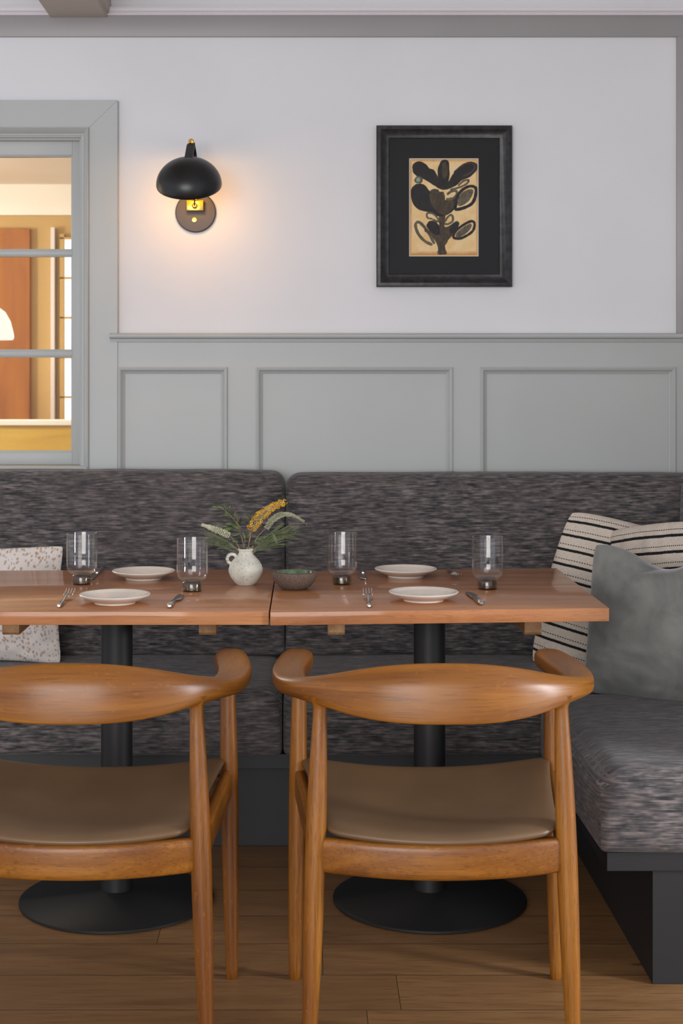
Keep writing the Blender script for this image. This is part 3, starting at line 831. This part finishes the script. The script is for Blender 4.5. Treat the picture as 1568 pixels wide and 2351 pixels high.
    rail('front_rail', [(lerp(-.262, .262, i/16), 3.258-CY, .410-.012*(1-(2*i/16-1)**2)) for i in range(17)], M['oak_x'], .026, .011)
    # padded leather seat
    b = bmesh.new(); n = 60; V = {}
    for side in (1, -1):
        for i in range(n+1):
            for j in range(n+1):
                if side == -1 and (i in (0, n) or j in (0, n)): V[(i, j, -1)] = V[(i, j, 1)]; continue
                u = math.sin(PI/2*(2*i/n-1)); v = math.sin(PI/2*(2*j/n-1)); t = (v+1)/2      # t 0 rear, 1 front
                hwid = lerp(.224, .268, t)
                x = u*hwid*(1-.02*(1-v*v))
                yr = 2.880-.052*(1-u*u); yf = 3.283-.012*(u*u)
                # notch the corners round the legs
                y = lerp(yr, yf, t)
                zb = lerp(.4175, .4385, t)+ (.020*t+.008)*abs(u)**2.2 - .016*(1-u*u)*(1-v*v)
                th = ((1-abs(u)**9)*(1-abs(v)**9))**.5
                z = zb+(.0165*th if side == 1 else -.0165*th)
                cr = max(0, abs(u)-.86)/.14*max(0, abs(v)-.88)/.12
                x *= 1-.06*cr
                V[(i, j, side)] = b.verts.new((x, y-CY, z+.001))
    for side in (1, -1):
        for i in range(n):
            for j in range(n):
                b.faces.new([V[(i, j, side)], V[(i+1, j, side)], V[(i+1, j+1, side)], V[(i, j+1, side)]])
    obj('seat', b, M['leather'], r, ang=80)
    return r
c1 = make_chair('round-backed oak armchair with taupe leather seat, drawn up to the right table', .2575)
dup(c1, (-.4345, 3.06, 0), 'round-backed oak armchair with taupe leather seat, cut by the left edge')

# ------------------------------------------------------------------ tableware
def tpos(px, py, z=ZT):
    d = F*(EYE-z)/(py-VY); return ((px-VX)*d/F, d, z)
def make_plate():
    r = thing('side_plate', '', 'plate', (0, 0, 0), 0, 'cream plates')
    b = bmesh.new()
    lathe(b, [(0, .0015), (.040, .0015), (.044, .0), (.047, .0), (.0475, .003), (.052, .0045), (.066, .0105), (.078, .0165), (.0815, .0190), (.0820, .0205), (.0810, .0218), (.079, .0220), (.072, .0190), (.066, .0165), (.060, .0140), (.054, .0118), (.050, .0100), (.045, .0072), (.040, .0060), (0, .0058)], 80)
    obj('dish', b, M['plate'], r, ang=50)
    b = bmesh.new()
    for R_, z in ((.0745, .0204), (.069, .0180)):
        pts = [(R_*math.cos(2*PI*i/80), R_*math.sin(2*PI*i/80), z) for i in range(81)]
        tube(b, pts, .0007, 6)
    obj('ridge', b, M['plate'], r); return r
p0 = make_plate()
plates = [(330, 1328, 'cream plate at the far side of the left table'), (264, 1384, 'cream plate at the near side of the left table'),
          (931.5, 1323, 'cream plate at the far side of the right table'), (972.5, 1378, 'cream plate at the near side of the right table')]
for i, (px, py, lab) in enumerate(plates):
    o = p0 if i == 0 else dup(p0)
    o.location = tpos(px, py); o['label'] = lab

def make_glass():
    r = thing('water_glass', '', 'glass', (0, 0, 0), 0, 'footed water glasses')
    b = bmesh.new()
    R_ = .0385; prof = [(0, .0265), (.018, .0265), (.026, .0272), (.033, .0310), (.0368, .0375), (.0382, .046), (R_, .060), (R_, .1285), (R_+.0003, .1295), (R_-.0004, .1302), (R_-.0012, .1295), (R_-.0015, .128), (R_-.0015, .060), (.0365, .047), (.0350, .0395), (.0318, .0338), (.025, .0305), (.018, .0298), (0, .0296)]
    lathe(b, prof, 72); obj('bowl', b, M['glass_clear'], r, ang=60)
    b = bmesh.new()
    lathe(b, [(0, .004), (.021, .004), (.0215, .022), (.019, .0255), (0, .0262)], 64)
    lathe(b, [(0, 0), (.0235, 0), (.0248, .0012), (.0250, .004), (.0248, .018), (.0240, .0215), (.0215, .0245), (.017, .0262), (0, .0264)], 64)
    obj('foot', b, M['glass_smoke'], r, ang=60); return r
g0 = make_glass()
for i, (px, py, lab) in enumerate([(188, 1341, 'clear footed glass left of the plates on the left table'), (441.5, 1357, 'clear footed glass beside the flower vase'),
          (785, 1341, 'clear footed glass right of the clay bowl'), (1119, 1352, 'clear footed glass nearest the right end of the table')]):
    o = g0 if i == 0 else dup(g0)
    o.location = tpos(px, py); o['label'] = lab

def strip(bm, st, thick):
    """st: (y, half width, z centre) stations -> flattened bar with rounded section"""
    rings = []
    for q in st:
        y, hw, z = q[:3]; x0 = q[3] if len(q) > 3 else 0; th = q[4] if len(q) > 4 else thick
        rings.append([Vector((x0+math.cos(2*PI*k/12)*hw, y, z+math.sin(2*PI*k/12)*th)) for k in range(12)])
    loft(bm, rings)
def make_fork():
    r = thing('table_fork', '', 'fork', (0, 0, 0), 0, 'steel forks')
    b = bmesh.new()
    strip(b, [(0, .0035, .005, 0, .0025), (.002, .0052, .005, 0, .0036), (.02, .0054, .005, 0, .0034), (.06, .0044, .006, 0, .0028), (.09, .0034, .0085, 0, .0022), (.115, .0028, .0115, 0, .0018), (.130, .0030, .0125, 0, .0015), (.138, .0060, .0120, 0, .0012), (.146, .0108, .0105, 0, .0010), (.156, .0120, .0090, 0, .0009), (.160, .0118, .0088, 0, .0009)], .002)
    obj('handle', b, M['steel'], r)
    b = bmesh.new()
    for x in (-.0100, -.0034, .0034, .0100):
        strip(b, [(.157, .0020, .0088, x), (.175, .0017, .0095, x), (.192, .0014, .0125, x), (.205, .0008, .0165, x)], .0009)
    obj('tines', b, M['steel'], r); return r
def make_knife():
    r = thing('butter_knife', '', 'knife', (0, 0, 0), 0, 'steel table knives')
    b = bmesh.new()
    strip(b, [(0, .0045, .0062, 0, .003), (.003, .0068, .0062, 0, .0055), (.03, .0066, .0060, 0, .0052), (.08, .0052, .0055, 0, .0042), (.100, .0042, .0050, 0, .0035), (.104, .0036, .0050, 0, .0025)], .003)
    obj('handle', b, M['steel'], r)
    b = bmesh.new()
    strip(b, [(.102, .0036, .0050, 0, .0015), (.108, .0080, .0048, .003), (.120, .0094, .0046, .0035), (.160, .0100, .0040, .0035), (.185, .0092, .0035, .003), (.198, .0060, .0032, .001), (.205, .0015, .0030, -.002)], .0011)
    obj('blade', b, M['steel'], r); return r
f0 = make_fork(); k0 = make_knife()
def place(o, px, py, rz, lab):
    o.location = tpos(px, py); o.location.z += .0002; o.rotation_euler.z = rz; o['label'] = lab
place(f0, 135, 1396, .02, 'steel fork left of the near plate on the left table')
place(dup(f0), 848, 1396, -.02, 'steel fork left of the near plate on the right table')
place(dup(f0), 1029, 1310, PI+.02, 'steel fork pointing to the viewer, right of the far plate on the right table')
place(k0, 389, 1397, -.04, 'steel butter knife right of the near plate on the left table')
place(dup(k0), 1106, 1391, .06, 'steel butter knife right of the near plate on the right table')
place(dup(k0), 236, 1309, PI-.02, 'steel butter knife pointing to the viewer on the left table, behind the glass')
place(dup(k0), 830, 1309, PI, 'steel butter knife pointing to the viewer between glass and far plate on the right table')

# vase
vx, vy, _ = tpos(564, 1342)
v = thing('flower_vase', 'small pitted stone-white round vase with a loop handle, by the table seam', 'vase', (vx, vy, ZT))
b = bmesh.new()
lathe(b, [(0, .0), (.0225, .0), (.0240, .0015), (.0300, .008), (.0385, .020), (.0430, .032), (.0432, .040), (.0405, .050), (.0335, .061), (.0250, .070), (.0192, .0765), (.0172, .081), (.0175, .085), (.0195, .087), (.0200, .0895), (.0190, .0910), (.0165, .0905), (.0150, .086), (.0150, .078), (.022, .066), (.034, .050), (.036, .035), (.025, .012), (0, .008)], 64)
obj('body', b, M['vase'], v, ang=60)
b = bmesh.new()
pts = []
for i in range(25):
    a = math.radians(20+ 250*i/24); pts.append((-.0345+.0118*math.cos(a), -.004, .0655+.0118*math.sin(a)))
tube(b, [(-.0200, -.004, .0660)]+pts+[(-.033, -.004, .0500)], .0042, 12)
obj('handle', b, M['vase'], v)
# bowl
bx, by, _ = tpos(676, 1352)
v2 = thing('clay_bowl', 'small dark brown clay bowl with a green glazed inside, on the table seam', 'bowl', (bx, by, ZT))
b = bmesh.new()
lathe(b, [(0, 0), (.026, 0), (.030, .001), (.040, .0075), (.050, .0180), (.0560, .031), (.0572, .0405), (.0560, .0425), (.0470, .0432), (.0455, .042)], 72); obj('bowl_body', b, M['clay'], v2, ang=45)
b = bmesh.new()
lathe(b, [(.0458, .0425), (.0445, .039), (.038, .027), (.026, .018), (.012, .014), (0, .0135)], 72); obj('glazed_inside', b, M['green_glaze'], v2, ang=60)

# ---- flowers: every sprig is a thing standing in the vase
rootp = Vector((vx, vy, ZT+.02))
def fp(px, py, dy=0):
    d = vy+dy; x, z = onwall(px, py, d); return Vector((x, d, z))
def bez(p0, p1, p2, n=16): return [p0*(1-t)**2+p1*2*t*(1-t)+p2*t*t for t in [i/n for i in range(n+1)]]
def sprig(name, lab, cat='flower sprig', group=None): return thing(name, lab, cat, tuple(rootp), 0, group)
def L(p): return p-rootp
def stempath(root, pts, r0, r1, mat='stem'):
    b = bmesh.new(); n = len(pts); tube(b, pts, [lerp(r0, r1, i/(n-1)) for i in range(n)], 7); return obj('stem', b, M[mat], root)
mouth = fp(564, 1268)
def leafmesh(bm, p, dirv, ln, wd, droop=.1, roll=0):
    dirv = dirv.normalized(); a, u = frame_of(dirv); a2 = a*math.cos(roll)+u*math.sin(roll); up = dirv.cross(a2)
    n = 8; rows = []
    for i in range(n+1):
        t = i/n; w_ = wd*math.sin(PI*min(1, t*.93+.04))**.8*(1-.25*t); c = p+dirv*ln*t+Vector((0, 0, -1))*droop*ln*t*t
        if i == n: w_ = wd*.03
        rows.append((bm.verts.new(c-a2*w_/2+up*w_*.14), bm.verts.new(c), bm.verts.new(c+a2*w_/2+up*w_*.14)))
    for A, B in zip(rows, rows[1:]):
        bm.faces.new((A[0], A[1], B[1], B[0])); bm.faces.new((A[1], A[2], B[2], B[1]))
def leafpart(root, p, dirv, ln, wd, droop, roll):
    b = bmesh.new(); leafmesh(b, p, dirv, ln, wd, droop, roll)
    o = obj('leaf', b, M['leaf'], root, ang=80)
    md = o.modifiers.new('thick', 'SOLIDIFY'); md.thickness = .0004
# flower spikes
def spike(root, path, r0, r1, mat, bud, loops=None):
    """many small buds packed round a curved axis"""
    b = bmesh.new(); b2 = bmesh.new() if loops else None; n = 34
    P = path
    def pt(t):
        f_ = t*(len(P)-1); i = min(int(f_), len(P)-2); return P[i].lerp(P[i+1], f_-i)
    for i in range(n):
        t = i/(n-1); c = pt(t); tg = (pt(min(1, t+.02))-pt(max(0, t-.02))); a, u = frame_of(tg)
        rad = lerp(r0, r1, t)*(.55+.45*math.sin(PI*min(1, t*1.1+.12))**.5)
        for k_ in range(8):
            th = 2*PI*k_/8+i*.5; o_ = a*math.cos(th)+u*math.sin(th)
            q = c+o_*rad*random.uniform(.7, 1.1)
            m_ = Matrix.Translation(q) @ Matrix.Scale(random.uniform(.8, 1.1), 4)
            bmesh.ops.create_icosphere(b, subdivisions=1, radius=bud, matrix=m_)
            if loops and random.random() < .72*loops:
                h = random.uniform(.0045, .0078); w2_ = tg.normalized()*random.choice((-1, 1))*h*.8+o_.cross(tg.normalized())*random.uniform(-.5, .5)*h
                tube(b2, [q, q+o_*h*.8+w2_*.2, q+o_*h+w2_*.8, q+o_*h*.55+w2_*1.35, q+o_*h*.15+w2_*1.1], .0006, 5)
    obj('flower_head', b, M[mat], root, ang=80)
    if b2: obj('styles', b2, M['yellow'], root, ang=80)
s1 = sprig('flower_sprig', 'yellow bottlebrush-like flower spike rising right in the vase', 'flower', 'flower spikes in the vase')
pts = bez(L(fp(567, 1290)), L(fp(570, 1245)), L(fp(580, 1212, -.01)))+bez(L(fp(580, 1212, -.01)), L(fp(598, 1172, -.015)), L(fp(652, 1153, -.02)))[1:]
stempath(s1, pts[:20], .0016, .0012)
spike(s1, pts[16:], .0092, .0048, 'bud', .0013, 1)
s2 = sprig('flower_sprig', 'pale green bud spike arching far to the right in the vase', 'flower', 'flower spikes in the vase')
pts = bez(L(fp(570, 1290)), L(fp(580, 1235)), L(fp(612, 1212, .01)))+bez(L(fp(612, 1212, .01)), L(fp(645, 1158, .01)), L(fp(697, 1197, .01)), 20)[1:]
stempath(s2, pts+[L(fp(707, 1209, .01))], .0015, .0006)
spike(s2, pts[16:], .0082, .0036, 'bud', .0021)
s3 = sprig('flower_sprig', 'pale green bud spike leaning left in the vase', 'flower', 'flower spikes in the vase')
pts = bez(L(fp(560, 1290)), L(fp(552, 1250)), L(fp(526, 1229)))+bez(L(fp(526, 1229)), L(fp(492, 1214, -.01)), L(fp(464, 1205, -.01)))[1:]
stempath(s3, pts+[L(fp(459, 1206, -.01))], .0015, .0008)
spike(s3, pts[16:], .0086, .0050, 'bud', .0022)
# leafy sprigs
def leafy_sprig(tips, lab, leaves, seed):
    random.seed(seed); r = sprig('leafy_sprig', lab, 'foliage', 'green foliage in the vase')
    for t in tips:
        pts = bez(L(fp(*t[0])), L(fp(*t[1])), L(fp(*t[2]))); stempath(r, pts, .0013, .0006)
    for (px, py, dx, dy, dyy, ln, wd) in leaves:
        leafpart(r, L(fp(px, py, random.uniform(-.012, .012))), Vector((dx, dyy, dy)), ln, wd, .12, random.uniform(.5, 1.9))
leafy_sprig([((563, 1290), (562, 1240), (540, 1196)), ((552, 1212), (530, 1180), (505, 1165)), ((545, 1200), (545, 1180), (536, 1165))],
  'dark green leafy sprig rising on the left side of the vase',
  [(508, 1166, -1, .25, 0, .026, .011), (520, 1175, -.35, 1, .2, .024, .010), (524, 1180, .25, 1, 0, .026, .011), (526, 1183, -1, .1, .2, .022, .009), (532, 1190, -.6, .6, -.3, .026, .012),
   (538, 1196, .1, 1, .1, .028, .011), (536, 1172, -.1, 1, 0, .018, .009), (546, 1206, .3, 1, -.2, .028, .012), (544, 1208, -1, .25, .1, .036, .013), (540, 1212, -1, -.05, -.2, .036, .013), (512, 1204, -1, .35, 0, .022, .012), (556, 1222, -1, -.2, 0, .034, .012),
   (515, 1168, -1, .6, .1, .020, .009), (552, 1216, -.8, .5, .4, .03, .012)], 11)
leafy_sprig([((566, 1290), (572, 1240), (578, 1192)), ((570, 1290), (590, 1246), (634, 1218)), ((562, 1290), (560, 1270), (563, 1235))],
  'dark green leafy sprig in the middle and right of the vase',
  [(576, 1188, -.1, 1, 0, .022, .012), (578, 1190, .5, 1, .3, .022, .012), (576, 1194, -.6, .7, -.2, .020, .011), (580, 1196, .9, .5, .1, .020, .010), (574, 1204, .1, -1, 0, .020, .010), (568, 1238, .5, .9, 0, .028, .012), (562, 1238, -.3, 1, .2, .024, .011), (590, 1240, 1, .5, 0, .030, .012),
   (626, 1222, .4, -1, 0, .032, .009), (600, 1236, 1, .3, .3, .026, .010), (566, 1262, -.4, .8, -.3, .018, .012), (560, 1260, -1, .3, 0, .016, .010), (582, 1246, 1, .1, -.3, .022, .010), (572, 1254, .7, .6, -.3, .020, .011), (588, 1228, .2, 1, .2, .022, .009), (548, 1244, -1, .3, 0, .018, .009)], 12)
def needle_sprig(lab, seed, specs):
    random.seed(seed); r = sprig('needle_sprig', lab, 'foliage', 'fine needle foliage in the vase')
    for stem_pts, tips, n, jx, jy in specs:
        base = bez(L(fp(*stem_pts[0])), L(fp(*stem_pts[1])), L(fp(*stem_pts[2])), 14); stempath(r, base, .0011, .0005, 'needle')
        b = bmesh.new()
        for i in range(n):
            t = random.uniform(.35, 1); p = base[int(t*14)]
            q = L(fp(tips[0]+random.uniform(-jx, jx), tips[1]+random.uniform(-jy, jy), random.uniform(-.03, .03)))
            mid = (p+q)/2+Vector((0, random.uniform(-.004, .004), random.uniform(.000, .007)))
            tube(b, bez(p, mid, q, 5), [.0006, .0007, .0007, .0006, .0005, .0002], 5)
        o = obj('needles', b, M['needle'], r, ang=80); o['kind'] = 'stuff'
needle_sprig('fine green needle foliage fanning to the right of the vase', 21, [(((570, 1280), (590, 1250), (625, 1225)), (672, 1218), 60, 26, 20), (((568, 1282), (585, 1262), (610, 1250)), (650, 1246), 14, 20, 10)])
needle_sprig('fine pale needle foliage spreading to the left of the vase', 22, [(((562, 1282), (545, 1255), (515, 1238)), (472, 1232), 34, 20, 22), (((558, 1282), (535, 1262), (505, 1250)), (485, 1250), 10, 16, 12)])

# ------------------------------------------------------------------ picture
random.seed(5)
pc = [onwall(1019.5, 474, DW-.012)]
PX, PZ = pc[0]
pic = thing('framed_picture', 'dark framed ink painting of a plant on ochre paper, black mat', 'picture', (PX, DW, PZ))
sx = (DW-.03)/F; hw_, hh_ = 156*sx, 185.5*sx; fw = 29*sx
b = bmesh.new()
prof = [(0, -.001), (0, -.024), (.003, -.028), (.012, -.030), (.018, -.027), (.027, -.020), (.034, -.019), (fw-.001, -.018), (fw, -.016), (fw, -.001)]
V = []
for w_, y in prof:
    V.append([b.verts.new(p) for p in [(-hw_+w_, y, -hh_+w_), (hw_-w_, y, -hh_+w_), (hw_-w_, y, hh_-w_), (-hw_+w_, y, hh_-w_)]])
for A, B in zip(V, V[1:]+V[:1]):
    for i in range(4): b.faces.new((A[i], A[(i+1) % 4], B[(i+1) % 4], B[i]))
obj('frame', b, M['frame'], pic, ang=35)
# mat with opening
ax0, ax1 = (939-1019.5)*sx, (1099-1019.5)*sx; az1, az0 = (474-363)*sx, (474-589)*sx
b = bmesh.new(); iw, ih = hw_-fw+.003, hh_-fw+.003
for (a, c, d_, e) in ((-iw, ax0, -ih, ih), (ax1, iw, -ih, ih), (ax0, ax1, az1, ih), (ax0, ax1, -ih, az0)): box(b, a, c, -.0115, -.009, d_, e)
obj('mat_board', b, M['mat_board'], pic, smooth=False)
b = bmesh.new(); m_ = 2.2*sx
for (a, c, d_, e) in ((ax0, ax0+m_, az0, az1), (ax1-m_, ax1, az0, az1), (ax0+m_, ax1-m_, az1-m_, az1), (ax0+m_, ax1-m_, az0, az0+m_)): box(b, a, c, -.0108, -.0085, d_, e)
obj('mat_edge', b, M['mat_bevel'], pic, smooth=False)
# the painting: paper and ink shapes in one mesh
b = bmesh.new()
box(b, ax0, ax1, -.0085, -.004, az0, az1, mi=0)
def cx_(x, y):      # crop pixels of my study of the picture -> metres
    return ((850+x/4.48)-1019.5)*sx, (474-(270+y/4.48))*sx
lay = [0]
def blob(pts, mi, y=None):
    lay[0] += 1; yy = -.0086-.00003*lay[0]
    n = len(pts); P = []
    for i in range(n):                       # closed Catmull-Rom
        p0, p1, p2, p3 = pts[i-1], pts[i], pts[(i+1) % n], pts[(i+2) % n]
        for t in (0, .2, .4, .6, .8):
            P.append(tuple(.5*((2*p1[k])+(-p0[k]+p2[k])*t+(2*p0[k]-5*p1[k]+4*p2[k]-p3[k])*t*t+(-p0[k]+3*p1[k]-3*p2[k]+p3[k])*t**3) for k in (0, 1)))
    vs = []
    for x, y_ in P:
        X, Z = cx_(x+random.uniform(-2, 2), y_+random.uniform(-2, 2)); vs.append(b.verts.new((min(max(X, ax0+m_), ax1-m_), yy, min(max(Z, az0+m_), az1-m_))))
    es = [b.edges.new((vs[i], vs[(i+1) % len(vs)])) for i in range(len(vs))]
    r_ = bmesh.ops.triangle_fill(b, use_beauty=True, edges=es)
    for g in r_['geom']:
        if isinstance(g, bmesh.types.BMFace): g.material_index = mi
def stroke(pts, w_, mi):
    lay[0] += 1; yy = -.0086-.00003*lay[0]
    P = []
    for i in range(len(pts)-1):
        p0, p1, p2, p3 = pts[max(i-1, 0)], pts[i], pts[i+1], pts[min(i+2, len(pts)-1)]
        for t in (0, .25, .5, .75):
            P.append(Vector(tuple(.5*((2*p1[k])+(-p0[k]+p2[k])*t+(2*p0[k]-5*p1[k]+4*p2[k]-p3[k])*t*t+(-p0[k]+3*p1[k]-3*p2[k]+p3[k])*t**3) for k in (0, 1))))
    P.append(Vector(pts[-1])); prev = None
    for i, p in enumerate(P):
        t = (P[min(i+1, len(P)-1)]-P[max(i-1, 0)]).normalized(); nn = Vector((-t.y, t.x))*w_/2*random.uniform(.85, 1.15)*(.6 if i in (0, len(P)-1) else 1)
        cur = []
        for q in (p+nn, p-nn):
            X, Z = cx_(*q); cur.append(b.verts.new((min(max(X, ax0+m_), ax1-m_), yy, min(max(Z, az0+m_), az1-m_))))
        if prev:
            try: f = b.faces.new((prev[0], prev[1], cur[1], cur[0])); f.material_index = mi
            except ValueError: pass
        prev = cur
Dk, Md, Lt, Bl = 1, 2, 3, 4
stroke([(735, 760), (740, 1000), (735, 1200), (740, 1330), (735, 1410)], 62, Md)
blob([(700, 1150), (780, 1160), (800, 1240), (770, 1330), (790, 1400), (740, 1412), (690, 1400), (705, 1320), (680, 1240)], Md)
blob([(600, 1070), (660, 1060), (720, 1110), (800, 1120), (880, 1065), (918, 1090), (880, 1170), (810, 1250), (770, 1310), (700, 1300), (640, 1200), (585, 1130)], Md)
blob([(580, 1100), (640, 1065), (700, 1110), (720, 1200), (660, 1200), (600, 1150)], Dk)
blob([(820, 1140), (870, 1080), (912, 1100), (880, 1170), (830, 1190)], Dk)
blob([(480, 680), (560, 690), (620, 760), (700, 740), (740, 850), (860, 820), (900, 860), (850, 960), (760, 1010), (680, 1010), (590, 970), (490, 940), (430, 860), (418, 740)], Dk)
blob([(620, 750), (700, 740), (760, 850), (860, 850), (850, 930), (770, 1000), (680, 960), (620, 860)], Md)
blob([(440, 480), (500, 445), (570, 475), (610, 520), (660, 540), (710, 640), (740, 735), (660, 700), (570, 640), (480, 600), (437, 550)], Dk)
blob([(735, 440), (800, 440), (815, 520), (810, 640), (750, 720), (705, 640), (695, 530)], Dk)
blob([(930, 490), (1020, 450), (1095, 470), (1100, 530), (1040, 600), (950, 640), (880, 700), (780, 738), (735, 730), (810, 650), (850, 580)], Dk)
stroke([(860, 560), (960, 480), (1040, 465), (1080, 500), (1040, 560), (960, 600)], 16, Md)
blob([(745, 470), (780, 460), (800, 540), (780, 620), (745, 600)], Md)
stroke([(905, 700), (960, 650), (1015, 640), (990, 680), (920, 715), (820, 740)], 20, Lt)
stroke([(790, 790), (830, 760), (880, 750), (895, 790), (850, 830), (780, 840)], 28, Lt)
stroke([(880, 920), (890, 830), (940, 750), (1020, 705), (1085, 720), (1085, 800), (1050, 880), (970, 925), (880, 945), (880, 910)], 32, Dk)
blob([(900, 870), (930, 790), (1000, 740), (1060, 740), (1050, 800), (1000, 870), (920, 910)], Lt)
stroke([(640, 1040), (590, 1030), (585, 985), (640, 985), (690, 1030), (700, 1070), (640, 1045)], 20, Lt)
stroke([(770, 1070), (800, 1020), (840, 1000), (850, 1060), (800, 1095), (765, 1090)], 22, Lt)
stroke([(640, 1310), (560, 1270), (490, 1190), (465, 1100), (500, 1075), (560, 1130), (620, 1220), (660, 1300)], 30, Lt)
stroke([(560, 1150), (640, 1210), (700, 1290), (715, 1360)], 34, Md)
stroke([(850, 1235), (880, 1170), (950, 1110), (1040, 1065), (1075, 1090), (1060, 1160), (1000, 1210), (920, 1245), (850, 1235)], 26, Dk)
blob([(880, 1200), (940, 1140), (1030, 1090), (1040, 1130), (980, 1200), (900, 1235)], Lt)
blob([(455, 630), (490, 600), (535, 620), (530, 665), (490, 675), (458, 660)], Lt)
blob([(472, 635), (495, 615), (515, 630), (505, 655), (480, 655)], Bl)
obj('artwork', b, [M['paper'], M['ink_dark'], M['ink_mid'], M['ink_light'], M['ink_blue']], pic, smooth=False)
b = bmesh.new(); box(b, -iw+.002, iw-.002, -.0142, -.0130, -ih+.002, ih-.002); obj('glazing', b, M['window_glass'], pic, smooth=False)

# ------------------------------------------------------------------ wall lamp
lx, lz = onwall(449, 487, DW-.01)
lamp = thing('wall_lamp', 'black dome wall lamp with brass fittings and round backplate, lit', 'lamp', (lx, DW, lz))
R0 = Matrix.Rotation(PI/2, 4, 'X')
b = bmesh.new(); lathe(b, [(0, .0005), (.0625, .0005), (.0635, .003), (.0625, .010), (.060, .012), (0, .0122)], 72)
bmesh.ops.transform(b, matrix=R0, verts=b.verts[:]); obj('backplate', b, M['bronze_plate'], lamp, ang=35)
b = bmesh.new(); box(b, -.026, .026, -.040, -.0124, .0015, .034, .0012)
lathe(b, [(.018, 0), (.018, .003), (.012, .006), (.0095, .012), (.0095, .030), (0, .030)], 32, c=(0, -.028, .034))
obj('socket_block', b, M['brass'], lamp, ang=35)
b = bmesh.new(); lathe(b, [(0, 0), (.0095, 0), (.0095, .006), (.006, .0075), (.0045, .012), (0, .0125)], 32)
bmesh.ops.transform(b, matrix=Matrix.Translation((0, -.040, .016)) @ R0, verts=b.verts[:]); obj('ring_screw', b, M['brass'], lamp, ang=35)
b = bmesh.new(); tube(b, [(0, -.05, .016), (0, -.056, .018), (0, -.058, .028), (0, -.052, .034)], .0028, 10); obj('cord', b, M['black_enamel'], lamp)
b = bmesh.new(); lathe(b, [(0, 0), (.0072, 0), (.0076, .002), (.007, .004), (0, .0045)], 32)
bmesh.ops.transform(b, matrix=Matrix.Translation((-.0035, -.0124, -.0245)) @ R0, verts=b.verts[:]); obj('switch', b, M['brass'], lamp, ang=35)
# arm rises behind the shade to the hinge
topx, topz = onwall(439, 327, 4.62); tl = Vector((topx-lx, 4.62-DW, topz-lz))
tipz = tl.z
b = bmesh.new(); A_ = [Vector((.0, -.028, .062)), Vector((.004, -.032, .10)), Vector((.003, -.055, .15)), Vector((.0035, -.085, tipz-.03)), Vector((-.001, -.105, tipz+.003))]
rings = []
for i, p in enumerate(A_): rings.append([p+Vector((sx_*.0055, sy_*.0025, 0)) for sx_, sy_ in ((-1, -1), (1, -1), (1, 1), (-1, 1))])
loft(b, rings); obj('arm', b, M['black_enamel'], lamp, ang=20)
shx, shz = onwall(434, 424, 4.57); C0 = Vector((shx-lx, 4.57-DW, shz-lz)); RT = Matrix.Rotation(math.radians(32), 4, 'X')
Rs, hs = .0985, .0815
apex = C0+(RT @ Vector((0, 0, hs)))
b = bmesh.new(); d_ = (tl-apex); n_ = 6
hing = Vector((tl.x-.001, tl.y-.006, tl.z))
A1, B1 = apex+Vector((0, .004, -.004)), Vector((apex.x+.003, hing.y+.0, hing.z-.004))
rings = []
for t in (0, .5, .9, 1):
    p = A1.lerp(B1, t); w2_ = .0122*(1 if t < 1 else .78); rings.append([p+Vector((sx_*w2_, sy_*.004, 0)) for sx_, sy_ in ((-1, -1), (1, -1), (1, 1), (-1, 1))])
loft(b, rings); obj('shade_bracket', b, M['black_enamel'], lamp, ang=20)
b = bmesh.new(); lathe(b, [(0, 0), (.0075, 0), (.0085, .003), (.0085, .012), (.006, .015), (0, .016)], 28)
bmesh.ops.transform(b, matrix=Matrix.Translation(hing+Vector((.001, .016, .003))) @ R0, verts=b.verts[:])
bmesh.ops.create_uvsphere(b, u_segments=16, v_segments=10, radius=.0045, matrix=Matrix.Translation(hing+Vector((-.001, -.003, .0))))
obj('hinge', b, M['brass'], lamp, ang=40)
b = bmesh.new(); prof = []
for i in range(19):
    a = PI/2*i/18; prof.append((Rs*math.sin(a)+.0, hs*math.cos(a)))
prof.append((Rs-.001, -.004)); prof.append((Rs-.003, -.004))
pin = []
for i in range(18, -1, -1):
    a = PI/2*i/18; pin.append(((Rs-.003)*math.sin(a), (hs-.003)*math.cos(a)))
lathe(b, prof, 80); 
bmesh.ops.transform(b, matrix=Matrix.Translation(C0) @ RT, verts=b.verts[:]); sh = obj('lamp_shade', b, M['black_enamel'], lamp, ang=60)
b = bmesh.new(); lathe(b, [(Rs-.003, -.004)]+pin, 80)
bmesh.ops.transform(b, matrix=Matrix.Translation(C0) @ RT, verts=b.verts[:])
M['gold_inside'] = ceramic('warm_white_lining', srgb(240, 214, 160), .5, .0)
obj('shade_lining', b, M['gold_inside'], sh, ang=60)
bc = C0+(RT @ Vector((0, 0, .022)))
b = bmesh.new(); bmesh.ops.create_uvsphere(b, u_segments=24, v_segments=14, radius=.021, matrix=Matrix.Translation(bc)); obj('bulb', b, M['bulb'], lamp)
l = bpy.data.lights.new('lamp_bulb_light', 'POINT'); l.energy = .52; l.color = (1, .56, .20); l.shadow_soft_size = .022
lo = bpy.data.objects.new('lamp_bulb_light', l); COL.objects.link(lo); lo.location = Vector((lx, DW, lz))+C0+(RT @ Vector((0, 0, -.008)))
